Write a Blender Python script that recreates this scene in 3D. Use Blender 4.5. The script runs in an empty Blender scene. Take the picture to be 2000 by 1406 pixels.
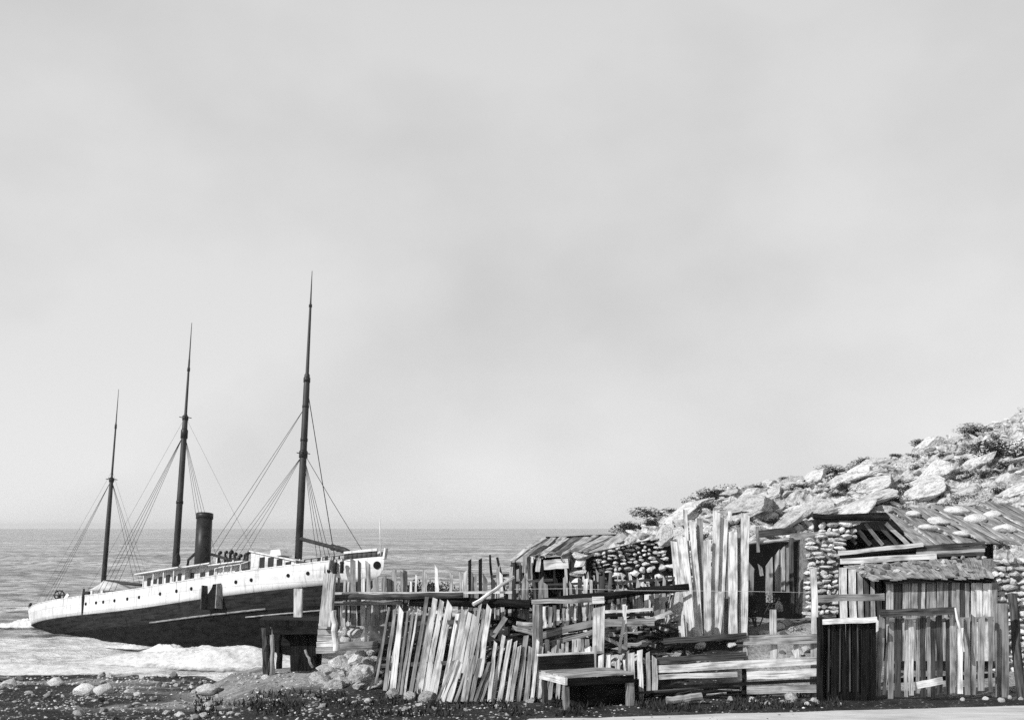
import bpy, math, random
from mathutils import Vector, Matrix, noise as mnoise

R = random.Random(11)
SC = bpy.context.scene
COL = SC.collection
FPX, CZ = 2200.0, 9.0            # focal length in photo pixels, eye height above the sea


def P(px, py, Y):
    """Point seen at photo pixel (px, py) and Y metres in front of the camera."""
    return Vector(((px - 1000) / FPX * Y, Y, CZ - (py - 1030) / FPX * Y))


def mix(a, b, t): return a + (b - a) * t


def sm(a, b, x):
    t = min(1, max(0, (x - a) / (b - a)))
    return t * t * (3 - 2 * t)


def nz(x, y, z=0.0): return mnoise.noise(Vector((x, y, z)))


# ------------------------------------------------------------------ terrain
def g0(X, Y):
    Ye = max(Y, 8.0)
    px = 1000 + FPX * X / Ye
    zl = 5.6 - 5.6 * max(0, Y - 20) / 48
    zr = 5.6 - .04 * max(0, Y - 20) - .15 * max(0, Y - 31)
    zb = 5.6 + 1.1 * sm(23.2, 27.5, Y) - .1 * max(0, Y - 36)
    zr += 1.45 * sm(24.8, 27.2, Y) * sm(34, 29.5, Y) * sm(655, 740, px)
    z = mix(zl, zr, sm(380, 560, px))
    z = mix(z, zb, sm(930, 1080, px))
    z += .38 * math.exp(-((X + 8.3) / 1.3) ** 2 - ((Y - 34) / 1.6) ** 2)
    z += .45 * math.exp(-((X + 3.9) / 1.0) ** 2 - ((Y - 27) / 1.6) ** 2)
    z += 2.6 * math.exp(-((X + 7.2) / 3.2) ** 2 - ((Y - 71.5) / 4) ** 2)
    return max(z, -3.0)


def g(X, Y):
    z = g0(X, Y)
    px = 1000 + FPX * X / max(Y, 8.0)
    a = max(sm(900, 700, px), sm(22.2, 23.5, Y))
    z += a * (.10 * nz(X * .8, Y * .8) + .06 * nz(X * 2.3, Y * 2.3, 3) + .18 * sm(35, 60, Y) * nz(X * .4, Y * .4, 7))
    return z


def gp(px, py):
    """Where the sight line through a photo pixel meets the ground."""
    Y = 15.0
    while Y < 90:
        p = P(px, py, Y)
        if p.z <= g(p.x, p.y): break
        Y += .05
    return P(px, py, Y)


# ------------------------------------------------------------------ mesh helpers
class MB:
    def __init__(s): s.v = []; s.f = []; s.uv = []

    def ring_solid(s, rings, uvs=None, cap=True, v0=None):
        n = len(rings[0]); o = len(s.v)
        for r in rings: s.v.extend([Vector(p) for p in r])
        L = 0.0; vs = [0.0]
        for i in range(1, len(rings)):
            L += (sum(rings[i], Vector()) / n - sum(rings[i - 1], Vector()) / n).length; vs.append(L)
        per = [0.0]
        for k in range(n): per.append(per[-1] + (rings[0][(k + 1) % n] - rings[0][k]).length)
        vo = R.uniform(0, 50) if v0 is None else v0; uo = R.uniform(0, 50)
        for i in range(len(rings) - 1):
            for k in range(n):
                a, b = o + i * n + k, o + i * n + (k + 1) % n
                s.f.append((a, b, b + n, a + n))
                s.uv.append([(uo + per[k], vo + vs[i]), (uo + per[k + 1], vo + vs[i]), (uo + per[k + 1], vo + vs[i + 1]), (uo + per[k], vo + vs[i + 1])])
        if cap:
            s.f.append(tuple(o + k for k in range(n))[::-1]); s.uv.append([(uo + .05 * k, vo) for k in range(n)])
            e = o + (len(rings) - 1) * n
            s.f.append(tuple(e + k for k in range(n))); s.uv.append([(uo + .05 * k, vo + L) for k in range(n)])

    def board(s, p0, p1, w, t, face=None, seg=4, warp=.011, slant=0.0, taper=0.0):
        """A sawn board from p0 to p1, w wide, t thick, its broad side towards FACE."""
        p0, p1 = Vector(p0), Vector(p1); d = (p1 - p0).normalized()
        fc = Vector(face) if face is not None else Vector((0, -1, 0))
        fc = (fc - d * fc.dot(d)).normalized(); sd = d.cross(fc).normalized()
        L = (p1 - p0).length; rings = []
        for i in range(seg + 1):
            q = p0.lerp(p1, i / seg)
            if 0 < i < seg: q += sd * R.uniform(-1, 1) * warp + fc * R.uniform(-1, 1) * warp
            hw = w / 2 * (1 - taper * i / seg) * R.uniform(.93, 1.05); ht = t / 2
            off = [Vector(), Vector(), Vector(), Vector()]
            if i == seg and slant: off = [-d * slant * w, d * slant * w, d * slant * w, -d * slant * w]
            rings.append([q - sd * hw + fc * ht + off[0], q + sd * hw + fc * ht + off[1], q + sd * hw - fc * ht + off[2], q - sd * hw - fc * ht + off[3]])
        s.ring_solid(rings)

    def log(s, p0, p1, r0, r1=None, n=9, seg=6, warp=.02, rough=.1):
        p0, p1 = Vector(p0), Vector(p1); d = (p1 - p0).normalized()
        a = d.orthogonal().normalized(); b = d.cross(a); r1 = r0 if r1 is None else r1
        rings = []
        for i in range(seg + 1):
            q = p0.lerp(p1, i / seg)
            if 0 < i < seg: q = q + a * R.uniform(-1, 1) * warp + b * R.uniform(-1, 1) * warp
            r = mix(r0, r1, i / seg)
            rings.append([q + (a * math.cos(6.2832 * k / n) + b * math.sin(6.2832 * k / n)) * r * R.uniform(1 - rough, 1 + rough) for k in range(n)])
        s.ring_solid(rings)

    def lathe(s, p0, d, prof, n=14):
        d = Vector(d).normalized(); a = d.orthogonal().normalized(); b = d.cross(a); p0 = Vector(p0)
        s.ring_solid([[p0 + d * h + (a * math.cos(6.2832 * k / n) + b * math.sin(6.2832 * k / n)) * r for k in range(n)] for h, r in prof])

    def path(s, pts, r, n=7):
        pts = [Vector(p) for p in pts]; rings = []
        for i, q in enumerate(pts):
            d = (pts[min(i + 1, len(pts) - 1)] - pts[max(i - 1, 0)]).normalized()
            a = d.cross(Vector((.31, .2, .93))).normalized(); b = d.cross(a)
            rr = r[i] if isinstance(r, (list, tuple)) else r
            rings.append([q + (a * math.cos(6.2832 * k / n) + b * math.sin(6.2832 * k / n)) * rr for k in range(n)])
        s.ring_solid(rings)

    def box(s, c, sx, sy, sz):
        c = Vector(c); h = Vector((sx / 2, sy / 2, sz / 2))
        s.ring_solid([[c + Vector((x * h.x, y * h.y, z * h.z)) for x, y in ((-1, -1), (1, -1), (1, 1), (-1, 1))] for z in (-1, 1)])

    def hexa(s, b, t):
        """Solid between the bottom corners b and the top corners t (four each, counter-clockwise from above)."""
        s.ring_solid([[Vector(p) for p in b], [Vector(p) for p in t]])

    def stone(s, c, r, seed=None, rot=0.0, rough=.16, flat=.0):
        c = Vector(c); sd = R.uniform(0, 99) if seed is None else seed; o = len(s.v)
        ca, sa = math.cos(rot), math.sin(rot)
        cuts = [(Vector((R.gauss(0, 1), R.gauss(0, 1), R.gauss(0, 1) * 1.3)).normalized(), R.uniform(.42, .82)) for _ in range(10)]
        for q in ICO[0]:
            q = q.copy()
            for n_, d_ in cuts:
                e_ = q.dot(n_) - d_
                if e_ > 0: q -= n_ * e_ * .9
            k = 1 + rough * 1.6 * nz(q.x * 1.1 + sd, q.y * 1.1, q.z * 1.1) + rough * .7 * nz(q.x * 2.6 + sd, q.y * 2.6, q.z * 2.6 + 5)
            x, y, z = q.x * k * r[0], q.y * k * r[1], q.z * k * r[2]
            s.v.append(c + Vector((x * ca - z * sa, y, x * sa + z * ca)))
        for f in ICO[1]:
            s.f.append(tuple(o + i for i in f)); s.uv.append([(0, 0)] * len(f))

    def build(s, name, mat, parent=None, smooth=False, local=False):
        me = bpy.data.meshes.new(name)
        off = Vector(); q = None if local else parent
        while q is not None: off = off + q.location; q = q.parent
        me.from_pydata([tuple(p - off) for p in s.v], [], s.f)
        uv = me.uv_layers.new(name='UVMap'); flat = []
        for u in s.uv:
            for c in u: flat.extend(c)
        uv.data.foreach_set('uv', flat)
        if smooth: me.polygons.foreach_set('use_smooth', [True] * len(me.polygons))
        me.materials.append(mat); me.update()
        o = bpy.data.objects.new(name, me); COL.objects.link(o)
        if parent is not None: o.parent = parent
        return o


def ico(sub):
    import bmesh
    b = bmesh.new(); bmesh.ops.create_icosphere(b, subdivisions=sub, radius=1)
    r = ([v.co.copy() for v in b.verts], [tuple(v.index for v in f.verts) for f in b.faces]); b.free(); return r


ICO = ico(2); ICO3 = ico(4)


def tag(o, label=None, cat=None, group=None, kind=None):
    if label: o['label'] = label
    if cat: o['category'] = cat
    if group: o['group'] = group
    if kind: o['kind'] = kind
    return o


def thing(name, loc, label, cat, group=None):
    o = bpy.data.objects.new(name, None); COL.objects.link(o); o.location = loc; o.empty_display_size = .3
    return tag(o, label, cat, group)


# ------------------------------------------------------------------ materials (all grey: the photograph is black and white)
def nodes(name):
    m = bpy.data.materials.new(name); m.use_nodes = True; nt = m.node_tree
    b = nt.nodes['Principled BSDF']; b.inputs['Specular IOR Level'].default_value = .25
    return m, nt, b


def N(nt, t, **k):
    n = nt.nodes.new(t)
    for a, v in k.items():
        if a in n.inputs: n.inputs[a].default_value = v
        else: setattr(n, a, v)
    return n


def ramp(nt, fac, stops):
    r = nt.nodes.new('ShaderNodeValToRGB'); e = r.color_ramp.elements
    while len(e) < len(stops): e.new(.5)
    for i, (p, c) in enumerate(stops): e[i].position = p; e[i].color = (c, c, c, 1)
    nt.links.new(fac, r.inputs[0]); return r.outputs[0]


def math_n(nt, op, a, b):
    n = nt.nodes.new('ShaderNodeMath'); n.operation = op
    for i, x in enumerate((a, b)):
        if isinstance(x, (int, float)): n.inputs[i].default_value = x
        else: nt.links.new(x, n.inputs[i])
    return n.outputs[0]


def tone(nt, lo, hi):
    """A different shade for every object and every loose piece."""
    oi = nt.nodes.new('ShaderNodeObjectInfo'); ge = nt.nodes.new('ShaderNodeNewGeometry')
    s = math_n(nt, 'FRACT', math_n(nt, 'ADD', oi.outputs['Random'], ge.outputs['Random Per Island']), 0)
    return math_n(nt, 'ADD', math_n(nt, 'MULTIPLY', s, hi - lo), lo)


def bump(nt, b, h, st, dist=.02):
    n = N(nt, 'ShaderNodeBump', Strength=st, Distance=dist); nt.links.new(h, n.inputs['Height']); nt.links.new(n.outputs[0], b.inputs['Normal'])


def wood(name, lo, hi, var=(.72, 1.15), rough=.9, cr=(42, 1.3)):
    m, nt, b = nodes(name); L = nt.links
    uv = nt.nodes.new('ShaderNodeUVMap'); mp = N(nt, 'ShaderNodeMapping', Scale=(cr[0], cr[1], 1)); L.new(uv.outputs[0], mp.inputs[0])
    n1 = N(nt, 'ShaderNodeTexNoise', Scale=1.0, Detail=6.0, Roughness=.65); L.new(mp.outputs[0], n1.inputs[0])
    mp2 = N(nt, 'ShaderNodeMapping', Scale=(5, 2.2, 1)); L.new(uv.outputs[0], mp2.inputs[0])
    n2 = N(nt, 'ShaderNodeTexNoise', Scale=1.0, Detail=4.0); L.new(mp2.outputs[0], n2.inputs[0])
    c = ramp(nt, n1.outputs[0], [(.34, lo * .35), (.45, mix(lo, hi, .4)), (.58, hi)])
    d = ramp(nt, n2.outputs[0], [(.36, .5), (.54, 1.0)])
    mu = math_n(nt, 'MULTIPLY', math_n(nt, 'MULTIPLY', c, d), tone(nt, *var))
    L.new(mu, b.inputs['Base Color']); b.inputs['Roughness'].default_value = rough; b.inputs['Specular IOR Level'].default_value = .06
    bump(nt, b, n1.outputs[0], .6, .01); return m


def rock(name, lo, hi, scale=2.2, var=(.75, 1.12), bst=.7):
    m, nt, b = nodes(name); L = nt.links
    tc = nt.nodes.new('ShaderNodeTexCoord')
    n1 = N(nt, 'ShaderNodeTexNoise', Scale=scale, Detail=9.0, Roughness=.68); L.new(tc.outputs['Object'], n1.inputs[0])
    n2 = N(nt, 'ShaderNodeTexNoise', Scale=scale * 4.5, Detail=5.0, Roughness=.6); L.new(tc.outputs['Object'], n2.inputs[0])
    c = ramp(nt, n1.outputs[0], [(.33, lo), (.5, mix(lo, hi, .75)), (.66, hi)])
    d = ramp(nt, n2.outputs[0], [(.36, .55), (.5, 1.0)])
    mu = math_n(nt, 'MULTIPLY', math_n(nt, 'MULTIPLY', c, d), tone(nt, *var))
    L.new(mu, b.inputs['Base Color']); b.inputs['Roughness'].default_value = .95
    bump(nt, b, math_n(nt, 'ADD', n1.outputs[0], math_n(nt, 'MULTIPLY', n2.outputs[0], .4)), bst, .08); return m


def paint(name, lo, hi, scale=1.2, rough=.55, stretch=(1, 1, 1), st=.15, plates=False):
    m, nt, b = nodes(name); L = nt.links
    tc = nt.nodes.new('ShaderNodeTexCoord'); mp = N(nt, 'ShaderNodeMapping', Scale=stretch); L.new(tc.outputs['Object'], mp.inputs[0])
    n1 = N(nt, 'ShaderNodeTexNoise', Scale=scale, Detail=7.0, Roughness=.65); L.new(mp.outputs[0], n1.inputs[0])
    c = ramp(nt, n1.outputs[0], [(.32, lo), (.6, hi)])
    if plates:          # riveted plates and rust runs
        sx = nt.nodes.new('ShaderNodeSeparateXYZ'); L.new(tc.outputs['Object'], sx.inputs[0]); cx = nt.nodes.new('ShaderNodeCombineXYZ'); L.new(sx.outputs[0], cx.inputs[0]); L.new(sx.outputs[2], cx.inputs[1])
        br = N(nt, 'ShaderNodeTexBrick', Scale=1.0); L.new(cx.outputs[0], br.inputs['Vector'])
        for k_, v_ in (('Color1', (.92, .92, .92, 1)), ('Color2', (1, 1, 1, 1)), ('Mortar', (.72, .72, .72, 1)), ('Mortar Size', .022), ('Brick Width', 2.4), ('Row Height', .72)): br.inputs[k_].default_value = v_
        mp3 = N(nt, 'ShaderNodeMapping', Scale=(2.2, 1, .22)); L.new(tc.outputs['Object'], mp3.inputs[0])
        n3 = N(nt, 'ShaderNodeTexNoise', Scale=1.6, Detail=6.0, Roughness=.7); L.new(mp3.outputs[0], n3.inputs[0])
        c = math_n(nt, 'MULTIPLY', math_n(nt, 'MULTIPLY', c, br.outputs[0]), ramp(nt, n3.outputs[0], [(.33, .42), (.45, .95), (.6, 1)]))
    L.new(c, b.inputs['Base Color']); b.inputs['Roughness'].default_value = rough
    if rough > .7: b.inputs['Specular IOR Level'].default_value = .08
    bump(nt, b, n1.outputs[0], st, .03); return m


M = {}
M['pale'] = wood('pale_weathered_wood', .50, .84, var=(.85, 1.12))
M['mid'] = wood('grey_weathered_wood', .16, .46)
M['dark'] = wood('tarred_wood_and_shade', .006, .026, rough=.95)  # tarred timber, also used to paint shade on the table front and tangle
M['dim'] = wood('brown_old_wood', .03, .11)
M['mixed'] = wood('mixed_paling_wood', .42, .80, var=(.3, 1.15))
M['mixed2'] = wood('old_picket_wood', .22, .58, var=(.12, 1.2))
M['stone'] = rock('pale_fieldstone', .50, .86, 6.0, var=(.55, 1.12))
M['boulder'] = rock('pale_lichened_rock', .28, .78, 3.2, var=(.7, 1.1), bst=1.0)
M['hillrock'] = rock('weathered_hill_ground', .05, .70, 1.6, bst=1.0)
M['whitestone'] = rock('white_stone', .66, .90, 5.0, var=(.9, 1.08))
M['mortar'] = rock('grey_wall_core', .05, .30, 8.0)
M['cobble'] = rock('beach_cobble_rock', .28, .76, 4.0, var=(.15, 1.25))
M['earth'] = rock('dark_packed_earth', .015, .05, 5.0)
M['white'] = paint('white_ship_paint', .54, .75, 1.1, .6, (.35, 1, 1.0), plates=True)
M['black'] = paint('black_hull_paint', .006, .034, 2.2, .8, (.3, 1, 2.4), .5, plates=True)
M['bottom'] = paint('fouled_bottom_paint', .002, .015, 2.6, .9, (.5, 1, 1.5), .9)
M['iron'] = paint('dark_iron', .012, .03, 3, .45)
M['spar'] = paint('varnished_spar', .018, .045, 2, .5, (1, 1, .3))
M['glass'] = paint('dark_window_glass', .012, .03, 2, .25)
M['rope'] = paint('tarred_rope', .02, .04, 5, .9)
M['deck'] = paint('deck_planking', .22, .36, 2, .8)
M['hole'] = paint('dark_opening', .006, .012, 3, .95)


def leaf_mat():
    m, nt, b = nodes('shrub_leaf')
    nt.links.new(math_n(nt, 'MULTIPLY', tone(nt, .5, 1.6), .028), b.inputs['Base Color']); b.inputs['Roughness'].default_value = .7
    return m


M['leaf'] = leaf_mat()


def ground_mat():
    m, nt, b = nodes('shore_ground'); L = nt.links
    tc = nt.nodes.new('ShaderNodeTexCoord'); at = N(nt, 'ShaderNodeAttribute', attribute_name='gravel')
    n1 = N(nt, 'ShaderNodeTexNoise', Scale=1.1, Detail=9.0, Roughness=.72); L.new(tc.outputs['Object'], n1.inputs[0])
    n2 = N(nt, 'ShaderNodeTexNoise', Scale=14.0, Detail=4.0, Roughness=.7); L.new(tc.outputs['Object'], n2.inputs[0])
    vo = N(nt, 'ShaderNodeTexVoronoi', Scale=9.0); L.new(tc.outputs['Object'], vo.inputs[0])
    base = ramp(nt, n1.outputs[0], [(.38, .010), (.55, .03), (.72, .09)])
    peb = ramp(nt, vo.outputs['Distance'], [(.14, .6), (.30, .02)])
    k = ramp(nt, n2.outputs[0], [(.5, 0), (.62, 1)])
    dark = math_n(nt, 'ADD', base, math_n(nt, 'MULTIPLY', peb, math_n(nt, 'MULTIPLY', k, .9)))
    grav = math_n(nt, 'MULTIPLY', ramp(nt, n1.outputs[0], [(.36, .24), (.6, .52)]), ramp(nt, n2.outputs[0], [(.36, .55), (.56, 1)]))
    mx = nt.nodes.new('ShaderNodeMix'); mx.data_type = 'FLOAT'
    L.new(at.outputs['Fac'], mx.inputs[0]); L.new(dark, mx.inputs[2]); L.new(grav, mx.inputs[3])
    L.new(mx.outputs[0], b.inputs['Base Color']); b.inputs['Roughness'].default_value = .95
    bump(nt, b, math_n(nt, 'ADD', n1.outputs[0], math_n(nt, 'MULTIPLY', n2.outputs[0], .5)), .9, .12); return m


def road_mat():
    m, nt, b = nodes('pale_dirt_road'); L = nt.links
    tc = nt.nodes.new('ShaderNodeTexCoord'); mp = N(nt, 'ShaderNodeMapping', Scale=(.5, 1.6, 1)); L.new(tc.outputs['Object'], mp.inputs[0])
    n1 = N(nt, 'ShaderNodeTexNoise', Scale=1.6, Detail=9.0, Roughness=.7); L.new(mp.outputs[0], n1.inputs[0])
    L.new(ramp(nt, n1.outputs[0], [(.33, .40), (.6, .64)]), b.inputs['Base Color']); b.inputs['Roughness'].default_value = .95
    bump(nt, b, n1.outputs[0], .5, .05); return m


def sea_mat():
    m, nt, b = nodes('grey_sea_water'); L = nt.links
    tc = nt.nodes.new('ShaderNodeTexCoord')
    mp = N(nt, 'ShaderNodeMapping', Scale=(.24, .42, 1)); L.new(tc.outputs['Object'], mp.inputs[0])
    n1 = N(nt, 'ShaderNodeTexNoise', Scale=1.0, Detail=8.0, Roughness=.62); L.new(mp.outputs[0], n1.inputs[0])
    mp2 = N(nt, 'ShaderNodeMapping', Scale=(.05, .09, 1)); L.new(tc.outputs['Object'], mp2.inputs[0])
    n2 = N(nt, 'ShaderNodeTexNoise', Scale=1.0, Detail=6.0, Roughness=.6); L.new(mp2.outputs[0], n2.inputs[0])
    at = N(nt, 'ShaderNodeAttribute', attribute_name='wash')
    # foam lies where the surf washes and on the broken crests
    f = math_n(nt, 'ADD', math_n(nt, 'ADD', math_n(nt, 'MULTIPLY', n1.outputs[0], .55), math_n(nt, 'MULTIPLY', n2.outputs[0], .45)), math_n(nt, 'MULTIPLY', at.outputs['Fac'], .34))
    fo = ramp(nt, f, [(.585, 0), (.74, 1)])
    mp4 = N(nt, 'ShaderNodeMapping', Scale=(.012, .02, 1)); L.new(tc.outputs['Object'], mp4.inputs[0])
    n4 = N(nt, 'ShaderNodeTexNoise', Scale=1.0, Detail=9.0, Roughness=.75); L.new(mp4.outputs[0], n4.inputs[0])
    body = math_n(nt, 'MULTIPLY', ramp(nt, n4.outputs[0], [(.40, .22), (.60, .68)]), ramp(nt, n1.outputs[0], [(.42, .22), (.53, 1.0)]))
    mxs = nt.nodes.new('ShaderNodeMix'); mxs.data_type = 'FLOAT'; L.new(fo, mxs.inputs[0]); L.new(body, mxs.inputs[2]); L.new(ramp(nt, n1.outputs[0], [(.36, .40), (.55, .74)]), mxs.inputs[3]); col = mxs.outputs[0]
    L.new(col, b.inputs['Base Color'])
    L.new(ramp(nt, fo, [(0, .28), (.6, .8)]), b.inputs['Roughness']); b.inputs['Specular IOR Level'].default_value = .5
    n3 = N(nt, 'ShaderNodeTexNoise', Scale=2.2, Detail=6.0, Roughness=.6); L.new(mp.outputs[0], n3.inputs[0])
    bump(nt, b, math_n(nt, 'ADD', n1.outputs[0], math_n(nt, 'MULTIPLY', n3.outputs[0], .5)), 1.0, 1.1); return m


def foam_mat():
    m, nt, b = nodes('sea_foam'); L = nt.links
    tc = nt.nodes.new('ShaderNodeTexCoord')
    n1 = N(nt, 'ShaderNodeTexNoise', Scale=1.3, Detail=10.0, Roughness=.7); L.new(tc.outputs['Object'], n1.inputs[0])
    L.new(ramp(nt, n1.outputs[0], [(.34, .50), (.52, .74)]), b.inputs['Base Color']); b.inputs['Roughness'].default_value = .9
    at = N(nt, 'ShaderNodeAttribute', attribute_name='edge')
    L.new(ramp(nt, math_n(nt, 'ADD', at.outputs['Fac'], math_n(nt, 'MULTIPLY', n1.outputs[0], .9)), [(.55, 0), (1.05, 1)]), b.inputs['Alpha'])
    bump(nt, b, n1.outputs[0], .6, .25); return m


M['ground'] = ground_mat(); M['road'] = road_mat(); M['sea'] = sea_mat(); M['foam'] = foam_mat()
M['grass'] = paint('dark_grass', .012, .05, 6, .8)


def grid(name, xs, ys, zf, mat, attr=None, smooth=True):
    """A height-field sheet over the rows ys and columns xs (xs may depend on y)."""
    v = []; a = []
    for y in ys:
        for x in xs:
            X = x(y) if callable(x) else x
            v.append((X, y, zf(X, y)))
            if attr: a.append(attr[1](X, y))
    n = len(xs); f = [(j * n + i, j * n + i + 1, (j + 1) * n + i + 1, (j + 1) * n + i) for j in range(len(ys) - 1) for i in range(n - 1)]
    me = bpy.data.meshes.new(name); me.from_pydata(v, [], f)
    if attr:
        at = me.attributes.new(attr[0], 'FLOAT', 'POINT'); at.data.foreach_set('value', a)
    me.polygons.foreach_set('use_smooth', [smooth] * len(f)); me.materials.append(mat)
    o = bpy.data.objects.new(name, me); COL.objects.link(o); return o


def steps(a, b, d):
    n = max(1, round((b - a) / d)); return [a + (b - a) * i / n for i in range(n + 1)]


# ------------------------------------------------------------------ setting
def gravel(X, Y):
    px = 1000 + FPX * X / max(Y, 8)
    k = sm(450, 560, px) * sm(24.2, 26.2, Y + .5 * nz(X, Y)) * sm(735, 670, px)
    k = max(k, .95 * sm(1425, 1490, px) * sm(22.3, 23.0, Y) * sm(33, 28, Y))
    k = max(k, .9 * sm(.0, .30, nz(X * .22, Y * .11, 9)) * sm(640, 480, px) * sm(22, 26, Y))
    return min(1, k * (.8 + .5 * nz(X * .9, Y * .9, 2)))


ys = steps(-14, 18, 2) + steps(18.3, 40, .28) + steps(40.5, 90, .6)
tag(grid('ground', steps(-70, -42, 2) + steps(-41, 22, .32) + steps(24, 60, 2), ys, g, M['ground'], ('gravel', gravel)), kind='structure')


def road_edge(X): return 20.12 + .16 * (X - 1) + .10 * nz(X * .9, 0) + .05 * nz(X * 3, 4)


def road():
    v = []; f = []; xs = steps(-.9, 34, .3); m = 14
    for X in xs:
        e = road_edge(X) - max(0, .3 - X) ** 1.5 * 4.5
        for j in range(m + 1):
            Y = mix(9.0, e, j / m); v.append((X, Y, g(X, Y) + .012 - (.010 if j == m else 0)))
    for i in range(len(xs) - 1):
        for j in range(m):
            a = i * (m + 1) + j; f.append((a, a + m + 1, a + m + 2, a + 1))
    me = bpy.data.meshes.new('road'); me.from_pydata(v, [], f); me.materials.append(M['road'])
    me.polygons.foreach_set('use_smooth', [True] * len(f))
    o = bpy.data.objects.new('road', me); COL.objects.link(o); tag(o, kind='structure')


road()


def wave(X, Y):
    k = sm(1200, 150, Y)
    z = .16 * nz(X * .16, Y * .42, 1) + .10 * nz(X * .4, Y * .9, 5) + .06 * nz(X * 1.0, Y * 1.5, 9)
    z += .35 * sm(.25, .6, nz(X * .035, Y * .11, 12)) * (.6 + .4 * nz(X * .5, Y * .5, 3))
    z += .42 * sm(90, 150, Y) * nz(X * .07, Y * .16, 21) + .26 * sm(90, 150, Y) * nz(X * .22, Y * .4, 31)
    return z * k


def wash(X, Y):
    px = 1000 + FPX * X / Y
    a = sm(101, 82, Y + 6 * nz(X * .07, Y * .1, 4)) * sm(700, 520, px) * 1.25
    b = .75 * math.exp(-((Y - 123 - .25 * (X + 52)) / 5.5) ** 2) * sm(-46, -54, X + 4 * nz(Y * .2, 0))
    return min(1.25, a + b)


ysea = steps(50, 130, .45); y = 130.0
while y < 9000: y *= 1.012 if y < 700 else 1.06; ysea.append(y)
cols = [(lambda y, t=t: t * (y * 0.62 + 18)) for t in [i / 150 for i in range(-150, 151)]]
tag(grid('sea', cols, ysea, wave, M['sea'], ('wash', wash)), kind='structure')

# rocky hillside on the right: skyline given as seen from the road
SKY = [(1080, 1120), (1160, 1085), (1215, 1052), (1260, 1026), (1300, 1004), (1345, 992), (1380, 974), (1430, 952), (1480, 943), (1540, 938), (1600, 932), (1650, 914), (1710, 900), (1760, 890),
       (1800, 872), (1850, 858), (1900, 846), (1950, 822), (2000, 798), (2120, 740), (2300, 660)]


def sky(px):
    for (a, b), (c, d) in zip(SKY, SKY[1:]):
        if a <= px <= c: return mix(b, d, (px - a) / (c - a))
    return SKY[0][1] if px < SKY[0][0] else SKY[-1][1]


def ridge_y(px): return 42 + (px - 1080) / 920 * 16


def hill_point(px, t, rough=True):
    """t = 0 at the foot behind the huts, 1 on the skyline, beyond 1 down the far side."""
    Yr = ridge_y(px); top = P(px, sky(px), Yr); Yb = 30.5 + 1.0 * sm(1500, 1900, px)
    Xd = (px - 1000) / FPX
    if t <= 1:
        Y = mix(Yb, Yr, t); z = mix(6.4, top.z, t ** .85 if top.z > 7 else t)
    else:
        Y = Yr + (t - 1) * 30; z = top.z - (t - 1) * 9 * (t - 1) - (t - 1) * 2
    X = Xd * Y
    if rough:
        k = sm(0, .15, t) * (1 - .75 * sm(.9, 1, t) * sm(1.1, 1, t))
        c = nz(X * .42, Y * .42, z * .3); st = math.floor(c * 5) / 5
        z += k * (.42 * st + .26 * nz(X * 1.1, Y * 1.1, 3) + .22 * nz(X * 2.7, Y * 2.7, 6) + .12 * nz(X * 6, Y * 6, 9))
        X += k * .4 * nz(X * .8, Y * .8, 20); Y += k * .5 * nz(X * .8, Y * .8, 30)
    return Vector((X, Y, z))


def hill():
    pxs = steps(1080, 2300, 4); ts = steps(0, 1, .010) + [1.03, 1.08, 1.15, 1.25, 1.4, 1.6, 1.9, 2.2]
    v = [tuple(hill_point(p, t)) for p in pxs for t in ts]; m = len(ts)
    f = [(i * m + j, (i + 1) * m + j, (i + 1) * m + j + 1, i * m + j + 1) for i in range(len(pxs) - 1) for j in range(m - 1)]
    me = bpy.data.meshes.new('hillside'); me.from_pydata(v, [], f); me.materials.append(M['hillrock'])
    o = bpy.data.objects.new('hillside', me); COL.objects.link(o); tag(o, kind='structure')


hill()


# ------------------------------------------------------------------ loose rocks
def rock_mesh(i, slab, ncut=16, lo=.42):
    sd = i * 17.3; me = bpy.data.meshes.new('boulder'); v = []
    rr = random.Random(i); cuts = []
    for _ in range(ncut):
        n = Vector((rr.gauss(0, 1), rr.gauss(0, 1), rr.gauss(0, 1) + (.5 if slab else 0))).normalized(); cuts.append((n, rr.uniform(lo, .86)))
    for q in ICO3[0]:
        p = q.copy()
        for n, d in cuts:
            e = p.dot(n) - d
            if e > 0: p -= n * e * .97
        p *= 1 + .05 * nz(q.x * 2 + sd, q.y * 2, q.z * 2) + .05 * nz(q.x * 5 + sd, q.y * 5, q.z * 5) + .03 * nz(q.x * 11 + sd, q.y * 11, q.z * 11)
        v.append(tuple(p))
    me.from_pydata(v, [], ICO3[1]); me.polygons.foreach_set('use_smooth', [ncut < 10] * len(ICO3[1])); return me


ROCKS = [rock_mesh(i, i % 2) for i in range(9)]
ROUND = [rock_mesh(40 + i, i % 2, 6, .66) for i in range(7)]
ROCK_SETS = {}


def put_rock(p, r, mat, label, cat, group=None, name='boulder', var=None, rz=None, tilt=.25, sink=.3, worn=False):
    src = ROUND if worn or name in ('cobble', 'roof_stone', 'stone') else ROCKS
    i = R.randrange(len(src)) if var is None else var; key = (i, mat, name, worn)
    if key not in ROCK_SETS:
        me = src[i].copy(); me.name = name; me.materials.append(M[mat]); ROCK_SETS[key] = me
    o = bpy.data.objects.new(name, ROCK_SETS[key]); COL.objects.link(o)
    o.scale = r; o.location = Vector(p) + Vector((0, 0, r[2] * (1 - 2 * sink) * .8)); o.rotation_euler = (R.uniform(-tilt, tilt), R.uniform(-tilt, tilt), R.uniform(0, 6.28) if rz is None else rz)
    return tag(o, label, cat, group)


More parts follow.
